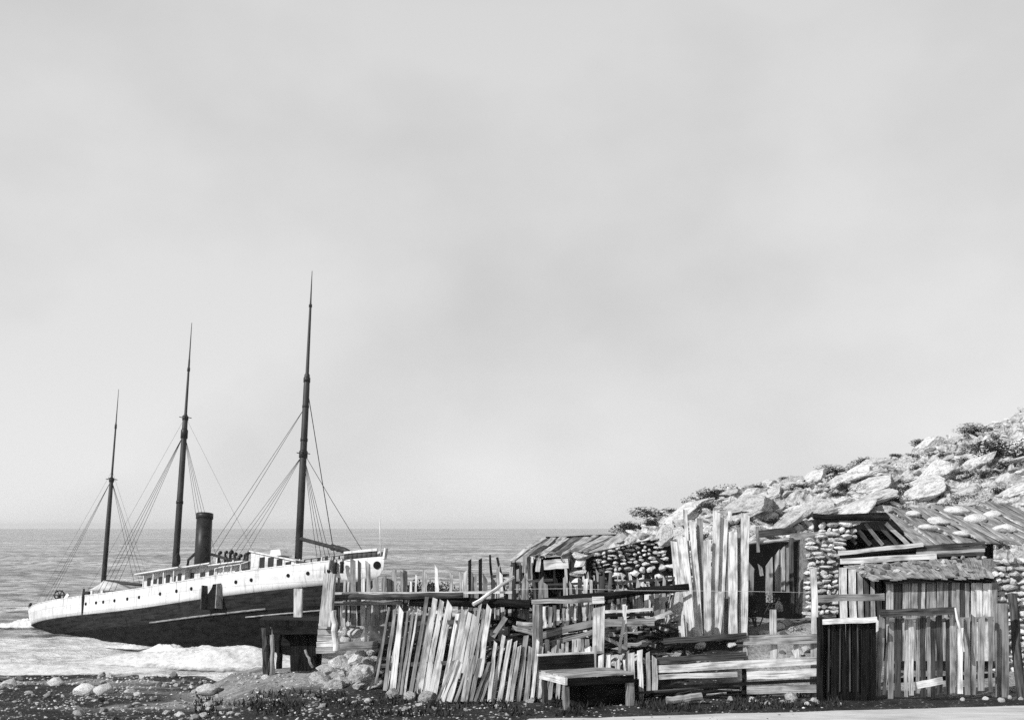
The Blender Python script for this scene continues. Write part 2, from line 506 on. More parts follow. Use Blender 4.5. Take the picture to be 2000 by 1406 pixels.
def px_rock(px, py, wpx, hpx, mat, label, cat='boulder', group=None, name='boulder', Y=None, **k):
    """A rock whose foot stands on the ground at a photo pixel."""
    p = gp(px, py) if Y is None else P(px, py, Y); s = p.y / FPX
    return put_rock(p, (wpx * s * .56, wpx * s * .5, hpx * s * .62), mat, label, cat, group, name, **k)


# hillside boulders, the named ones first
def hill_rock(px, t, sx, sz, label, group=None, name='boulder', up=0.0):
    p = hill_point(px, t); o = put_rock(p + Vector((0, 0, up)), (sx, sx * .7, sz), 'boulder', label, 'boulder' if group is None else 'rock', group, name, sink=.18)
    # the beds of rock rise to the right, like the hill itself
    o.rotation_euler = (R.uniform(-.25, .25), -R.uniform(.2, .55), R.uniform(-.35, .35))
    return o


for px, t, w, h, lab in [
    (1472, .74, .95, .5, 'huge square pale boulder on the hillside above the tall standing boards'),
    (1560, .66, .8, .34, 'long pale slab of rock on the hill right of the square boulder'),
    (1835, .66, 1.25, .5, 'great smooth pale boulder high on the hill above the planked roof'),
    (1915, .62, 1.0, .5, 'rounded pale boulder beside dark shrubs near the top of the hill'),
    (1700, .72, 1.5, .42, 'broad whitish ledge of rock under the dark shrubs on the skyline'),
    (1580, .38, .9, .24, 'tilted pale slab on the hillside just above the stone gable')]:
    hill_rock(px, t, w, h, lab)
for k in range(295):
    px = R.uniform(1290, 2040); t = R.uniform(.08, .97); sc_ = R.choice((.14, .18, .24, .3, .4, .55, .8)) * R.uniform(.8, 1.2)
    hill_rock(px, t, sc_ * R.uniform(1.1, 2.0), sc_ * R.uniform(.28, .6), 'pale angular rock among many on the hillside above the huts', 'rocks strewn over the hillside', 'hillside_rock')

def scree():
    mb = MB()
    for k in range(1500):
        px = R.uniform(1230, 2040); p = hill_point(px, R.uniform(.03, .99)); q = R.choice((.06, .08, .11, .15, .22)) * R.uniform(.8, 1.2)
        mb.stone(p + Vector((0, 0, q * .2)), (q * R.uniform(1, 1.8), q, q * R.uniform(.5, .9)), rot=-R.uniform(-.1, .6))
    tag(mb.build('scree', M['boulder']), 'loose scree of small broken stones over the hillside', 'scree', kind='stuff')


scree()
# beach boulders
for px, py, w, h, lab in [
    (168, 1356, 44, 26, 'large pale boulder with a notched foot, touching a rounder one on the beach'),
    (203, 1354, 36, 24, 'rounded pale boulder, right one of a touching pair on the dark beach'),
    (112, 1338, 30, 18, 'pale boulder in the edge of the surf with a small dark stone on it'),
    (20, 1340, 34, 16, 'pale boulder by the water at the far end of the beach'),
    (412, 1352, 56, 20, 'wide flat pale rock lying below the shallow surf'),
    (252, 1352, 24, 9, 'small white flat stone just right of the paired boulders'),
    (472, 1338, 24, 9, 'flat pale stone on the beach in front of the dark shelter'),
    (766, 1362, 24, 22, 'pale pointed boulder at the foot of the leaning palings, nearest the sea'),
    (799, 1366, 24, 19, 'round pale boulder at the foot of the leaning palings, the middle one'),
    (836, 1369, 38, 24, 'biggest pale boulder under the leaning palings'),
    (1545, 1368, 24, 20, 'rounded pale boulder by the last post of the board fence'),
    (700, 1330, 40, 26, 'pale rough boulder on the bank below the gravel, left of the palings'),
    (668, 1306, 50, 30, 'broad grey rock in the bank below the low board wall'),
    (718, 1312, 30, 34, 'steep pale rock leaning against the first palings'),
    (735, 1340, 30, 20, 'low pale rock at the bottom of the first palings')]:
    px_rock(px, py, w, h, 'boulder' if px > 300 else 'stone', lab, sink=.22, worn=True)
n = 0
while n < 298:
    px = R.uniform(-10, 1010) if n < 240 else R.uniform(1010, 1600); py = R.uniform(1316, 1404)
    if px > 430 and py < 1352 - (px - 430) * .0 and R.random() < .75: continue
    if px > 720 and (py < 1366 or py > 1392): continue
    if 1010 < px and not (1352 < py < 1376): continue
    if R.random() < .25 and px > 500: continue
    p = gp(px, py)
    if p.y > 66 or p.z < .05: continue
    w = R.choice((5, 6, 8, 9, 11, 14, 19)) * R.uniform(.7, 1.2); s = p.y / FPX
    put_rock(p, (w * s * .6, w * s * .5, w * s * R.uniform(.28, .45)), 'cobble', 'small grey cobble among the many on the dark stony beach', 'cobble', 'cobbles on the beach', name='cobble' if n % 3 == 0 else 'beach_cobble', sink=.25, tilt=.4)
    n += 1


def pebbles():
    mb = MB(); small = ico(1)
    for k in range(6200):
        px = R.uniform(-30, 1000) if k % 6 else R.uniform(1000, 1620); py = R.uniform(1312, 1406)
        if px > 700 and py < 1362: continue
        if nz(px * .011, py * .06, 5) < -.12 and R.random() < .8: continue
        p = gp(px, py)
        if p.y > 67 or p.z < 0: continue
        s = p.y / FPX * R.choice((1.0, 1.3, 1.8, 2.6, 3.4)); o = len(mb.v)
        a = R.uniform(0, 3); sx, sy, sz = s * R.uniform(.8, 1.4), s, s * R.uniform(.4, .8)
        for q in small[0]: mb.v.append(p + Vector((q.x * sx * math.cos(a) - q.y * sy * math.sin(a), q.x * sx * math.sin(a) + q.y * sy * math.cos(a), q.z * sz)) * R.uniform(.85, 1.15))
        for f in small[1]: mb.f.append(tuple(o + i for i in f)); mb.uv.append([(0, 0)] * 3)
    tag(mb.build('pebbles', M['cobble']), 'fine pebbles and shingle covering the dark beach', 'pebbles', kind='stuff')


pebbles()


def grass():
    mb = MB()
    for k in range(9000):
        px = R.uniform(380, 1650); py = R.uniform(1352, 1401)
        if py > 1399 - .035 * max(0, px - 1100): continue
        if px < 1000 and R.random() < .35: continue
        if py < 1372 and R.random() < .4: continue
        if nz(px * .012, py * .05, 8) < -.12: continue
        p = gp(px, py); h = R.uniform(.04, .16); a = R.uniform(0, 6.28); w = R.uniform(.012, .03)
        d = Vector((math.cos(a), math.sin(a), 0)); ln = Vector((R.uniform(-.6, .6), R.uniform(-.6, .6), 1)) * h; o = len(mb.v)
        mb.v += [p - d * w, p + d * w, p + ln * .6 + d * w * .6, p + ln + d * w * .1]; mb.f.append((o, o + 1, o + 2, o + 3)); mb.uv.append([(0, 0)] * 4)
    tag(mb.build('grass', M['grass']), 'short dark grass and heather along the near edge of the road', 'grass', kind='stuff')


grass()


# ------------------------------------------------------------------ shrubs on the hill
def shrub_meshes(i):
    rr = random.Random(100 + i); mb = MB(); clumps = [(Vector((rr.uniform(-.7, .7), rr.uniform(-.5, .5), rr.uniform(.25, .75))), rr.uniform(.28, .48)) for _ in range(7)]
    for k in range(1100):
        c, r = clumps[rr.randrange(7)]; q = Vector((rr.gauss(0, 1), rr.gauss(0, 1), rr.gauss(0, 1))).normalized() * r * rr.random() ** .4
        p = c + q
        if p.z < .02: p.z = .02
        a = Vector((rr.gauss(0, 1), rr.gauss(0, 1), rr.gauss(0, 1))).normalized() * rr.uniform(.03, .065); b = a.orthogonal().normalized() * rr.uniform(.018, .032); o = len(mb.v)
        mb.v += [p - a, p + b, p + a, p - b]; mb.f.append((o, o + 1, o + 2, o + 3)); mb.uv.append([(0, 0)] * 4)
    st = MB()
    for c, r in clumps: st.path([Vector((c.x * .15, c.y * .15, -.12)), Vector((c.x * .5, c.y * .5, c.z * .5)), c + Vector((0, 0, r * .5))], [.035, .022, .008], 5)
    return mb, st


SHR = []
for i in range(5):
    a, b = shrub_meshes(i); fo = a.build('foliage', M['leaf']); s_ = b.build('stem', M['dim']); SHR.append((fo.data, s_.data))
    bpy.data.objects.remove(fo); bpy.data.objects.remove(s_)


def shrub(p, sx, sz, label, group=None):
    t = thing('shrub', p, label, 'shrub', group); i = R.randrange(5)
    for nm, me in zip(('foliage', 'stem'), SHR[i]):
        o = bpy.data.objects.new(nm, me); COL.objects.link(o); o.parent = t
    t.scale = (sx * 1.25, sx, sz * .72); t.rotation_euler = (0, 0, R.uniform(-.5, .5))


G = 'dark shrubs between the hillside rocks'
for px, t, sx, sz, lab in [
    (1302, .93, 1.3, .75, 'low dark shrub lowest on the skyline, behind the tall standing boards'),
    (1385, .93, 1.0, .9, 'dark bush at the shoulder of the hill right of the tall boards'),
    (1415, .97, 1.1, .8, 'dark bush against the sky left of the huge square boulder'),
    (1660, .97, 1.4, .8, 'long dark shrub along the middle of the skyline'),
    (1700, .99, 1.0, .75, 'bushy dark shrub on the skyline above the stone gable'),
    (1812, .99, 1.0, .8, 'dark shrub on the skyline left of the highest rocks'),
    (1930, .93, 1.3, 1.0, 'dark shrub hanging between the highest rocks'),
    (1985, .60, 1.5, 1.6, 'large dark bush on the slope above the end of the planked roof')]:
    shrub(hill_point(px, t) - Vector((0, 0, .22)), sx, sz, lab)
for px, t in [(1285, .9), (1325, .97), (1360, .86), (1400, .85), (1500, .97), (1545, .98), (1600, .97), (1630, .99), (1680, .93), (1590, .6), (1655, .6), (1530, .55), (1500, .45), (1725, .62), (1760, .98), (1780, .55), (1830, .98),
              (1865, .97), (1905, .98), (1880, .5), (1925, .55), (1945, .45), (1745, .42), (1690, .35), (1560, .33), (1440, .45), (1960, .8), (1870, .82), (1795, .8), (1640, .35), (1240, .9), (1262, .93), (1480, .62), (1380, .6)] + [(R.uniform(1300, 1990), R.uniform(.15, .97)) for _ in range(70)]:
    shrub(hill_point(px, t) - Vector((0, 0, .08)), R.uniform(.35, .95), R.uniform(.25, .65), 'small dark shrub growing between pale rocks on the hillside', G)


# ------------------------------------------------------------------ ship
def ship():
    hd, tr, he = -.709, .106, .144
    Fv = Vector((math.cos(hd) * math.cos(tr), math.sin(hd) * math.cos(tr), math.sin(tr))); L0 = Vector((-math.sin(hd), math.cos(hd), 0)); U0 = Fv.cross(L0)
    U = U0 * math.cos(he) + L0 * math.sin(he); Lp = L0 * math.cos(he) - U0 * math.sin(he); O = Vector((-26.345, 88.492, 2.459))
    W = Matrix(((Fv.x, Lp.x, U.x, O.x), (Fv.y, Lp.y, U.y, O.y), (Fv.z, Lp.z, U.z, O.z), (0, 0, 0, 1)))
    s = thing('steamship', (0, 0, 0), 'stranded three-masted steamship with white topsides and one tall dark funnel, bow up on the beach', 'ship')
    s.matrix_world = W

    def prj(p):
        q = W @ Vector(p); return 1000 + FPX * q.x / q.y, 1030 - FPX * (q.z - CZ) / q.y

    def sheer(x): return .013 * x - .20 * math.exp(-(x / 9) ** 2) + .0015 * max(0, x - 8) ** 2 - .0012 * max(0, -14 - x) ** 2

    def atx(px, y=-3.5, z=1.0):
        a, b = -40.0, 40.0
        for _ in range(40):
            m = (a + b) / 2
            if prj((m, y, z + sheer(m)))[0] < px: a = m
            else: b = m
        return a

    def ends(z):
        xb = 24 - .10 * (2.6 - z) if z > .7 else 23.8 - .9 * (.7 - z) ** 1.15
        xs = -24.2 + .45 * (1.7 - z) if z > 0 else -23.4 + 2.3 * (-z) ** .8
        return max(xs, -24.4), xb

    def half(z, u):
        d = min(1, max(0, (z + 4.3) / 4.3)); B = 3.75 * d ** .30
        n = mix(1.7, 3.1, sm(-4, 1.5, z)) if u > 0 else mix(1.6, 4.6, sm(-3, .6, z))
        return B * max(0.0, 1 - abs(u) ** n) + .012

    def shell(zs, n=64):
        mb = MB(); us = [math.sin((i / n - .5) * math.pi) for i in range(n + 1)]; rows = []
        for z in zs:
            a, b = ends(z); row = []
            for side in (-1, 1):
                seq = us if side < 0 else us[::-1]
                for u in seq: x = mix(a, b, (u + 1) / 2); row.append(Vector((x, side * half(z, u), z + sheer(x))))
            rows.append(row)
        mb.ring_solid(rows, cap=False, v0=0); return mb

    lo = shell([-4.3, -4.2, -3.9, -3.4, -2.7, -2.0, -1.4, -1.2])
    o = lo.build('hull_bottom', M['bottom'], s, True, True)
    o = shell([-1.2, -.8, -.4, 0]).build('hull', M['black'], s, True, True)
    o = shell([.0, .35, .7, 1.1, 1.5]).build('bulwark', M['white'], s, True, True)
    md = o.modifiers.new('solid', 'SOLIDIFY'); md.thickness = .09; md.offset = -1

    # weather deck
    mb = MB(); n = 40; l_, r_ = [], []
    for i in range(n + 1):
        u = math.sin((i / n - .5) * math.pi); a, b = ends(.55); x = mix(a, b, (u + 1) / 2); h = max(0.01, half(.55, u) - .06)
        l_.append(Vector((x, -h, .55 + sheer(x)))); r_.append(Vector((x, h, .55 + sheer(x))))
    for i in range(n):
        q = len(mb.v); mb.v += [l_[i], l_[i + 1], r_[i + 1], r_[i]]; mb.f.append((q, q + 1, q + 2, q + 3)); mb.uv.append([(0, 0)] * 4)
    mb.build('deck', M['deck'], s, False, True)

    def side(x, z, out=.0):
        a, b = ends(z); u = (x - a) / (b - a) * 2 - 1; return Vector((x, -half(z, u) - out, z + sheer(x)))

    # rubbing strakes and cap rail
    mb = MB(); mb.path([side(x, 1.53, -.02) for x in steps(-23.6, 21.2, .8)], .055, 6); mb.path([Vector((p.x, -p.y, p.z)) for p in [side(x, 1.53, -.02) for x in steps(-23.6, 21.2, .8)]], .055, 6)
    mb.build('cap_rail', M['white'], s, True, True)
    mb = MB(); mb.path([side(x, -1.15, .05) for x in steps(2, 14.5, .6)], .07, 6); mb.build('rubbing_strake', M['mid'], s, True, True)
    mb = MB(); mb.path([side(x, -1.55, .05) for x in steps(12.5, 19, .5)], .05, 6); mb.build('rubbing_strake', M['mid'], s, True, True)

    # forecastle: raised rail on stanchions, its shadow beneath made as a dark strip
    mb = MB(); pts = [side(x, 1.5) for x in steps(21.2, 23.4, .3)]
    top = []
    for p in pts: top.append(Vector((p.x, p.y, p.z + .42)))
    for sg in (1, -1):
        mb = MB()
        for i in range(len(pts) - 1):
            q = len(mb.v); mb.v += [Vector((v.x, v.y * sg, v.z)) for v in (pts[i], pts[i + 1], top[i + 1], top[i])]; mb.f.append((q, q + 1, q + 2, q + 3) if sg > 0 else (q + 3, q + 2, q + 1, q)); mb.uv.append([(0, 0)] * 4)
        o = mb.build('forecastle_rail_shade', M['dim'], s, True, True); md = o.modifiers.new('solid', 'SOLIDIFY'); md.thickness = .06
    mb = MB()
    for i in range(len(top) - 1):
        for sg in (1, -1):
            a, b = top[i], top[i + 1]; mb.board(Vector((a.x, a.y * sg, a.z + .04)), Vector((b.x, b.y * sg, b.z + .04)), .16, .16, seg=1, warp=0)
    mb.build('forecastle_rail', M['white'], s, False, True)
    mb = MB(); q = ends(1.5)[1]; mb.board(Vector((q - .05, 0, 1.3 + sheer(24))), Vector((24.0, 0, 2.0 + sheer(24))), .2, .2, seg=1); mb.build('stem_head', M['white'], s, False, True)
    mb = MB(); x0 = 23.5; mb.path([Vector((x0, 0, 1.6 + sheer(x0))), Vector((x0 - .25, 0, 4.1 + sheer(x0)))], [.045, .03], 6); mb.build('jackstaff', M['white'], s, True, True)

    # portholes and hawse pipe
    def disc(px, z, r, name='porthole'):
        x = atx(px, -3.2, z)
        for _ in range(6): x += (px - prj(side(x, z))[0]) / 17
        p = side(x, z, .02); q = side(x + .4, z, .02); t = (q - p).normalized(); nn = Vector((t.y, -t.x, 0)).normalized(); mb = MB()
        mb.lathe(p - nn * .12, nn, [(0, r), (.15, r)], 12); return mb.build(name, M['hole'], s, False, True)
    for px in (168, 188, 202, 224, 249, 272, 313, 345, 374, 461, 491, 563, 601, 640): disc(px, .85, .13)
    disc(728, .95, .26, 'hawse_pipe')
    # side port with its two door leaves standing out from the hull
    x = atx(415, -3.6, .3); mb = MB(); p = side(x, -.05, .05)
    mb.box(p + Vector((0, .02, .1)), 1.5, .16, 1.75); po = mb.build('cargo_port', M['hole'], s, False, True)
    for dx, mt in ((-.78, 'dim'), (.78, 'mid')):
        mb = MB(); q = side(x + dx, 0, .0); mb.box(Vector((q.x, q.y - .22, p.z + .05)), .1, .55, 1.7); d = mb.build('port_door', M[mt], po, False, True)
    # boarding rope down the quarter
    mb = MB(); x = atx(180, -3, 1); mb.path([side(x, 2.1, .05), side(x, 1.4, .07), side(x, .7, .06), side(x, 0, .06)], [.07, .12, .09, .05], 6); mb.path([side(x, 1.75, .05), side(x + .9, 1.7, .05)], .12, 6); mb.build('rope_ladder', M['rope'], s, True, True)

    # masts
    def mast(x, zb, H, prof, bands):
        mb = MB(); b = Vector((x, 0, .5 + sheer(x))); T = Vector((x, 0, zb + H)); d = T - b; k = d.length
        mb.lathe(b, d, [(h * k, r * .86) for h, r in prof], 14); m = mb.build('mast', M['spar'], s, True, True)
        for h, r, hh in bands:
            q = MB(); q.lathe(b + d * (h - hh / 2), d, [(0, r * .7), (.02 * k * hh * 20 * .05, r), (hh * k * .8, r), (hh * k, r * .7)], 12); q.build('mast_band', M['iron'], m, True, True)
        q = MB(); c_ = b + d * bands[0][0]
        for dx in (-.22, .22): q.path([c_ + Vector((dx, -.42, .05)), c_ + Vector((dx, .42, .05))], .035, 5)
        q.build('crosstree', M['spar'], m, True, True)
        return m, (lambda h: b + d * h)
    fore, fp = mast(14.912, 2.5, 21.77, [(0, .31), (.35, .29), (.62, .26), (.66, .23), (.665, .15), (.88, .10), (.90, .07), (1, .025)], [(.41, .31, .025), (.455, .27, .012), (.56, .25, .010), (.645, .25, .018), (.885, .12, .01)])
    main, mp = mast(-.609, 3.2, 20.7, [(0, .32), (.4, .29), (.6, .26), (.66, .24), (.67, .14), (.86, .09), (.87, .07), (1, .025)], [(.655, .25, .016), (.60, .29, .035), (.36, .29, .012), (.83, .12, .015)])
    miz, zp = mast(-11.526, 3.0, 17.3, [(0, .25), (.4, .23), (.58, .19), (.6, .11), (.84, .08), (.85, .06), (1, .02)], [(.59, .22, .02), (.83, .10, .02)])

    # standing rigging
    def shrouds(m, top, feet, r=.018, name='shrouds'):
        mb = MB()
        for f in feet: mb.path([top, top.lerp(f, .5) - Vector((0, 0, .06)), f], r * .62, 5)
        mb.build(name, M['rope'], m, False, True)
    def rail(px, sg=-1):
        x = atx(px, -3.4, 1.5); p = side(x, 1.5); return Vector((p.x, p.y * -sg if sg > 0 else p.y, p.z))
    hf = fp(.41); shrouds(fore, hf, [side(x, 1.5) for x in (12.2, 11.3, 10.5, 9.6)], .022)
    shrouds(fore, hf, [Vector((p.x, -p.y, p.z)) for p in [side(x, 1.5) for x in (13.6, 14.3, 15.0, 15.7)]], .03, 'far_shrouds')
    shrouds(fore, fp(.56), [side(8.4, 1.5), side(7.2, 1.5)], .026, 'backstay'); shrouds(fore, fp(.63), [Vector((16.6, 2.2, 1.5 + sheer(16.6)))], .05, 'topmast_stay')
    shrouds(fore, fp(.415), [Vector((22.0, -.1, 1.9 + sheer(22.0)))], .035, 'forestay')
    hm = mp(.60); shrouds(main, hm, [side(x, 1.5) for x in (-3.0, -3.9, -4.8, -5.6)], .026); shrouds(main, hm, [Vector((p.x, -p.y, p.z)) for p in [side(x, 1.5) for x in (-1.4, -.5, .4, 1.2)]], .024, 'far_shrouds')
    shrouds(main, mp(.66), [side(-7.5, 1.5), Vector((8.5, 2.6, 1.6))], .014, 'backstay')
    hz = zp(.59); shrouds(miz, hz, [side(x, 1.5) for x in (-13.6, -14.4, -15.2)], .022); shrouds(miz, hz, [Vector((p.x, -p.y, p.z)) for p in [side(x, 1.5) for x in (-11.6, -10.6, -9.8)]], .024, 'far_shrouds')
    shrouds(miz, zp(.63), [side(-17.5, 1.5), Vector((-7.0, 2.2, 1.6))], .013, 'backstay')

    # booms
    def boom(m, a, b, r, lump=None):
        mb = MB(); mb.path([a, a.lerp(b, .5), b], [r, r * .95, r * .8], 8)
        if lump:
            for t in lump: c = a.lerp(b, t); mb.path([c, c + (b - a).normalized() * .7], [.24, .14], 7)
        mb.build('boom', M['spar'], m, True, True)

    def ray(px, py, y):
        """Ship-frame point on the plane y = const that is seen at a photo pixel."""
        Wi = W.inverted(); e = Wi @ Vector((0, 0, CZ)); d = (Wi.to_3x3() @ Vector(((px - 1000) / FPX, 1, -(py - 1030) / FPX)))
        return e + d * ((y - e.y) / d.y)
    boom(fore, ray(580, 1050, 0), ray(683, 1077, -.3), .14, (.68, .78, .86))
    boom(miz, ray(202, 1134, 0), ray(277, 1142, -.2), .15)
    boom(main, ray(413, 1082, .3), ray(474, 1100, -.6), .11, (.7, .8))

    mb = MB(); mb.stone(ray(345, 1092, -.3), (.40, .36, .62), 4); mb.build('furled_sail', M['rope'], main, True, True)

    # funnel on its casing
    c0 = ray(395, 1100, 0); c1 = ray(400, 1003, 0); ax = c1 - c0; k = ax.length; mb = MB()
    mb.lathe(c0 - ax.normalized() * 1.2, ax, [(0, .62), (k + 1.2, .60)], 28); fu = mb.build('funnel', M['iron'], s, True, True)
    mb = MB(); mb.lathe(c1 - ax.normalized() * .42, ax, [(0, .6), (.02, .66), (.42, .66), (.43, .52)], 28); mb.build('funnel_rim', M['iron'], fu, True, True)
    mb = MB(); mb.path([ray(366, 1106, -.2), ray(368, 1093, -.2), ray(385, 1077, -.1), ray(392, 1066, 0)], .11, 8); mb.build('steam_pipe', M['iron'], fu, True, True)

    def house(name, pxa, pxb, pya, pyb, y0, y1, mat, zb=.55):
        """Deckhouse whose near wall's top runs from pixel (pxa, pya) to (pxb, pyb)."""
        A, B = ray(pxa, pya, y0), ray(pxb, pyb, y0); mb = MB()
        e0 = .14 if name == 'wheelhouse' else .75
        b = [Vector((A.x, y0, zb + sheer(A.x))), Vector((B.x, y0, zb + sheer(B.x))), Vector((B.x, y1, zb + sheer(B.x))), Vector((A.x, y1, zb + sheer(A.x)))]
        mb.hexa(b, [A, B, Vector((B.x, y1, B.z)), Vector((A.x, y1, A.z))]); o = mb.build(name, mat, s, False, True)
        r = MB(); e = .14; r.hexa([Vector((A.x - e, y0 - e0, A.z)), Vector((B.x + e, y0 - e0, B.z)), Vector((B.x + e, y1 + e, B.z)), Vector((A.x - e, y1 + e, A.z))],
                                  [Vector((A.x - e, y0 - e0, A.z + .09)), Vector((B.x + e, y0 - e0, B.z + .09)), Vector((B.x + e, y1 + e, B.z + .09)), Vector((A.x - e, y1 + e, A.z + .09))]); r.build('roof', M['white'], o, False, True)
        return o

    def win(par, px, py, wpx, hpx, y):
        a, b = ray(px - wpx / 2, py, y), ray(px + wpx / 2, py, y); h = hpx * 84 / FPX; mb = MB(); c = (a + b) / 2
        mb.box(Vector((c.x, y - .01, c.z)), (b - a).length, .06, h); mb.build('window', M['glass'], par, False, True)  # some panes are added to paint the shade along the deckhouse walls
    wh = house('wheelhouse', 491, 578, 1077, 1097, -2.1, 2.0, M['white'])
    for px, py, w, h in ((512, 1098, 9, 19), (529, 1099, 10, 20), (546, 1101, 10, 18), (563, 1104, 10, 13)): win(wh, px, py, w, h, -2.12)
    mb = MB(); c = ray(550, 1080, -1.2); mb.hexa([c + Vector((x, y, -.25)) for x, y in ((-.6, -.5), (.6, -.5), (.6, .5), (-.6, .5))], [c + Vector((x, y, .2)) for x, y in ((-.6, -.5), (.3, -.4), (.3, .4), (-.6, .5))]); mb.build('skylight', M['white'], wh, False, True)
    dh = house('deckhouse', 281, 362, 1124, 1111, -2.4, 2.2, M['white'])
    for px, py, w, h in ((291, 1136, 6, 16), (303, 1135, 6, 9), (314, 1133, 7, 14), (328, 1130, 7, 16), (340, 1130, 6, 10), (351, 1127, 6, 15), (288, 1150, 8, 8), (309, 1148, 8, 7), (325, 1146, 9, 8), (345, 1142, 8, 7)): win(dh, px, py, w, h, -2.42)
    ec = house('engine_casing', 364, 424, 1112, 1103, -1.9, 1.9, M['white'])
    for px, py, w, h in ((376, 1124, 6, 12), (396, 1124, 9, 14), (413, 1121, 8, 16)): win(ec, px, py, w, h, -1.92)
    fc = house('boat_deck_house', 424, 489, 1107, 1099, -1.8, 1.8, M['white'])
    for px, py, w, h in ((440, 1124, 8, 8), (452, 1121, 8, 8), (464, 1119, 9, 10), (480, 1116, 14, 12)): win(fc, px, py, w, h, -1.82)

    # awning stanchions along the waist
    for px, py in ((281, 1120), (300, 1117), (320, 1114), (340, 1112), (420, 1110), (437, 1106), (452, 1104), (470, 1101), (486, 1096), (595, 1093), (608, 1091), (622, 1089), (636, 1088), (652, 1086)):
        yy = -2.9 if px < 500 else -1.6
        t = ray(px, py, yy); mb = MB(); mb.path([Vector((t.x, yy, .6 + sheer(t.x))), t], .045, 6); mb.build('stanchion', M['white' if px < 480 else 'iron'], s, True, True)
    mb = MB(); mb.path([ray(px, py, -2.9) for px, py in ((420, 1110), (437, 1106), (452, 1104), (470, 1101), (486, 1096))], .04, 6); mb.build('hand_rail', M['white'], s, True, True)
    mb = MB(); mb.path([ray(px, py, -1.6) for px, py in ((595, 1093), (608, 1091), (622, 1089), (636, 1088), (652, 1086), (676, 1083))], .025, 6); mb.build('hand_rail', M['iron'], s, True, True)
    # cowl ventilators and winches abreast the boat deck
    for px, py, r in ((428, 1084, .20), (440, 1083, .18), (450, 1083, .24), (458, 1087, .2), (468, 1090, .2), (478, 1088, .2), (484, 1084, .18)):
        t = ray(px, py, .4 + .12 * ((px * 7) % 5)); mb = MB(); b = Vector((t.x, t.y, 1.6 + sheer(t.x)))
        mb.path([b, t, t + Vector((.10, -.06, .14)), t + Vector((.34, -.12, .16))], [r * .42, r * .45, r * .6, r * .75], 9); mb.build('ventilator', M['iron'], s, True, True)
    for px, py in ((585, 1103), (602, 1101), (616, 1098), (624, 1099), (655, 1096), (668, 1095)):
        t = ray(px, py, -1.5); mb = MB(); mb.lathe(Vector((t.x, -1.5, .55 + sheer(t.x))), (0, 0, 1), [(0, .13), (t.z - .75 - sheer(t.x), .12), (t.z - .7 - sheer(t.x), .17), (t.z - .6 - sheer(t.x), .12)], 9); mb.build('bollard', M['iron'], s, True, True)

    for k_ in range(26):
        px_ = R.uniform(420, 486) if k_ % 2 else R.uniform(584, 676); t = ray(px_, (1104 - (px_ - 420) * .12) if px_ < 500 else 1100 - (px_ - 584) * .12, -1.7 + R.uniform(0, 1.5)); h_ = R.uniform(.15, .5) if px_ > 500 else R.uniform(.3, .9)
        mb = MB(); b_ = Vector((t.x, t.y, .9 + sheer(t.x))); mb.path([b_, Vector((t.x, t.y, t.z - .2)), Vector((t.x + R.uniform(-.1, .1), t.y, t.z + h_ - .2))], [.10, R.uniform(.07, .14), .05], 6); mb.build('deck_fitting', M[R.choice(('iron', 'iron', 'white', 'dim'))], s, True, True)
    # after deck: hood on legs, dark skylight, davit, wheel and taffrail
    h = MB(); A, B = ray(176, 1152, -1.6), ray(216, 1152, -1.6); T = ray(192, 1135, -.8); w = (B - A).length
    rings = []
    for t, hh in ((0, .05), (.2, .6), (.4, 1), (.6, .9), (.8, .55), (1, .08)):
        c = A.lerp(B, t); zt = (T.z - A.z) * hh; rings.append([Vector((c.x, -1.7, c.z)), Vector((c.x, -1.2, c.z + zt)), Vector((c.x, .6, c.z + zt * .9)), Vector((c.x, 1.2, c.z))])
    h.ring_solid(rings); ho = h.build('canvas_hood', M['white'], s, True, True)
    for px in (180, 200):
        t = ray(px, 1150, -1.6); mb = MB(); mb.box(Vector((t.x, -1.6, (t.z + .6 + sheer(t.x)) / 2)), .34, .12, t.z - .6 - sheer(t.x)); mb.build('hood_leg', M['white'], ho, False, True)
    mb = MB(); A, B = ray(206, 1160, -2.2), ray(276, 1150, -2.2); mb.hexa([Vector((A.x, -2.2, A.z - .6)), Vector((B.x, -2.2, B.z - .8)), Vector((B.x, 1.5, B.z - .8)), Vector((A.x, 1.5, A.z - .6))], [A, B, Vector((B.x, 1.5, B.z + .1)), Vector((A.x, 1.5, A.z + .1))]); mb.build('dark_skylight', M['iron'], s, False, True)
    mb = MB(); mb.board(ray(117, 1184, -2.7), ray(134, 1160, -2.3), .42, .1, seg=2, face=(0, -1, 0)); mb.build('davit', M['white'], s, False, True)
    mb = MB(); c = ray(116, 1162, -.5); rr_ = .42; mb.path([c + Vector((math.cos(a) * .25, math.cos(a) * rr_ * .8, math.sin(a) * rr_)) for a in [i * .5236 for i in range(13)]], .06, 6)
    for a in (0, 1.05, 2.1): d_ = Vector((math.cos(a) * .25, math.cos(a) * rr_ * .8, math.sin(a) * rr_)); mb.path([c - d_ * 1.25, c + d_ * 1.25], .04, 5)
    mb.path([c, Vector((c.x, c.y, .6 + sheer(c.x)))], .16, 7); mb.build('steering_wheel', M['iron'], s, True, True)
    mb = MB(); pts = [side(x, 1.5, -.1) + Vector((0, 0, .42)) for x in steps(-23.7, -20.2, .5)]; mb.path(pts, .12, 7); mb.path([Vector((p.x, -p.y, p.z)) for p in pts], .12, 7); mb.path([pts[0], Vector((pts[0].x, -pts[0].y, pts[0].z))], .12, 7)
    for p in pts[::2]: mb.path([p, p - Vector((0, 0, .5))], .05, 5)
    mb.build('taffrail', M['iron'], s, True, True)
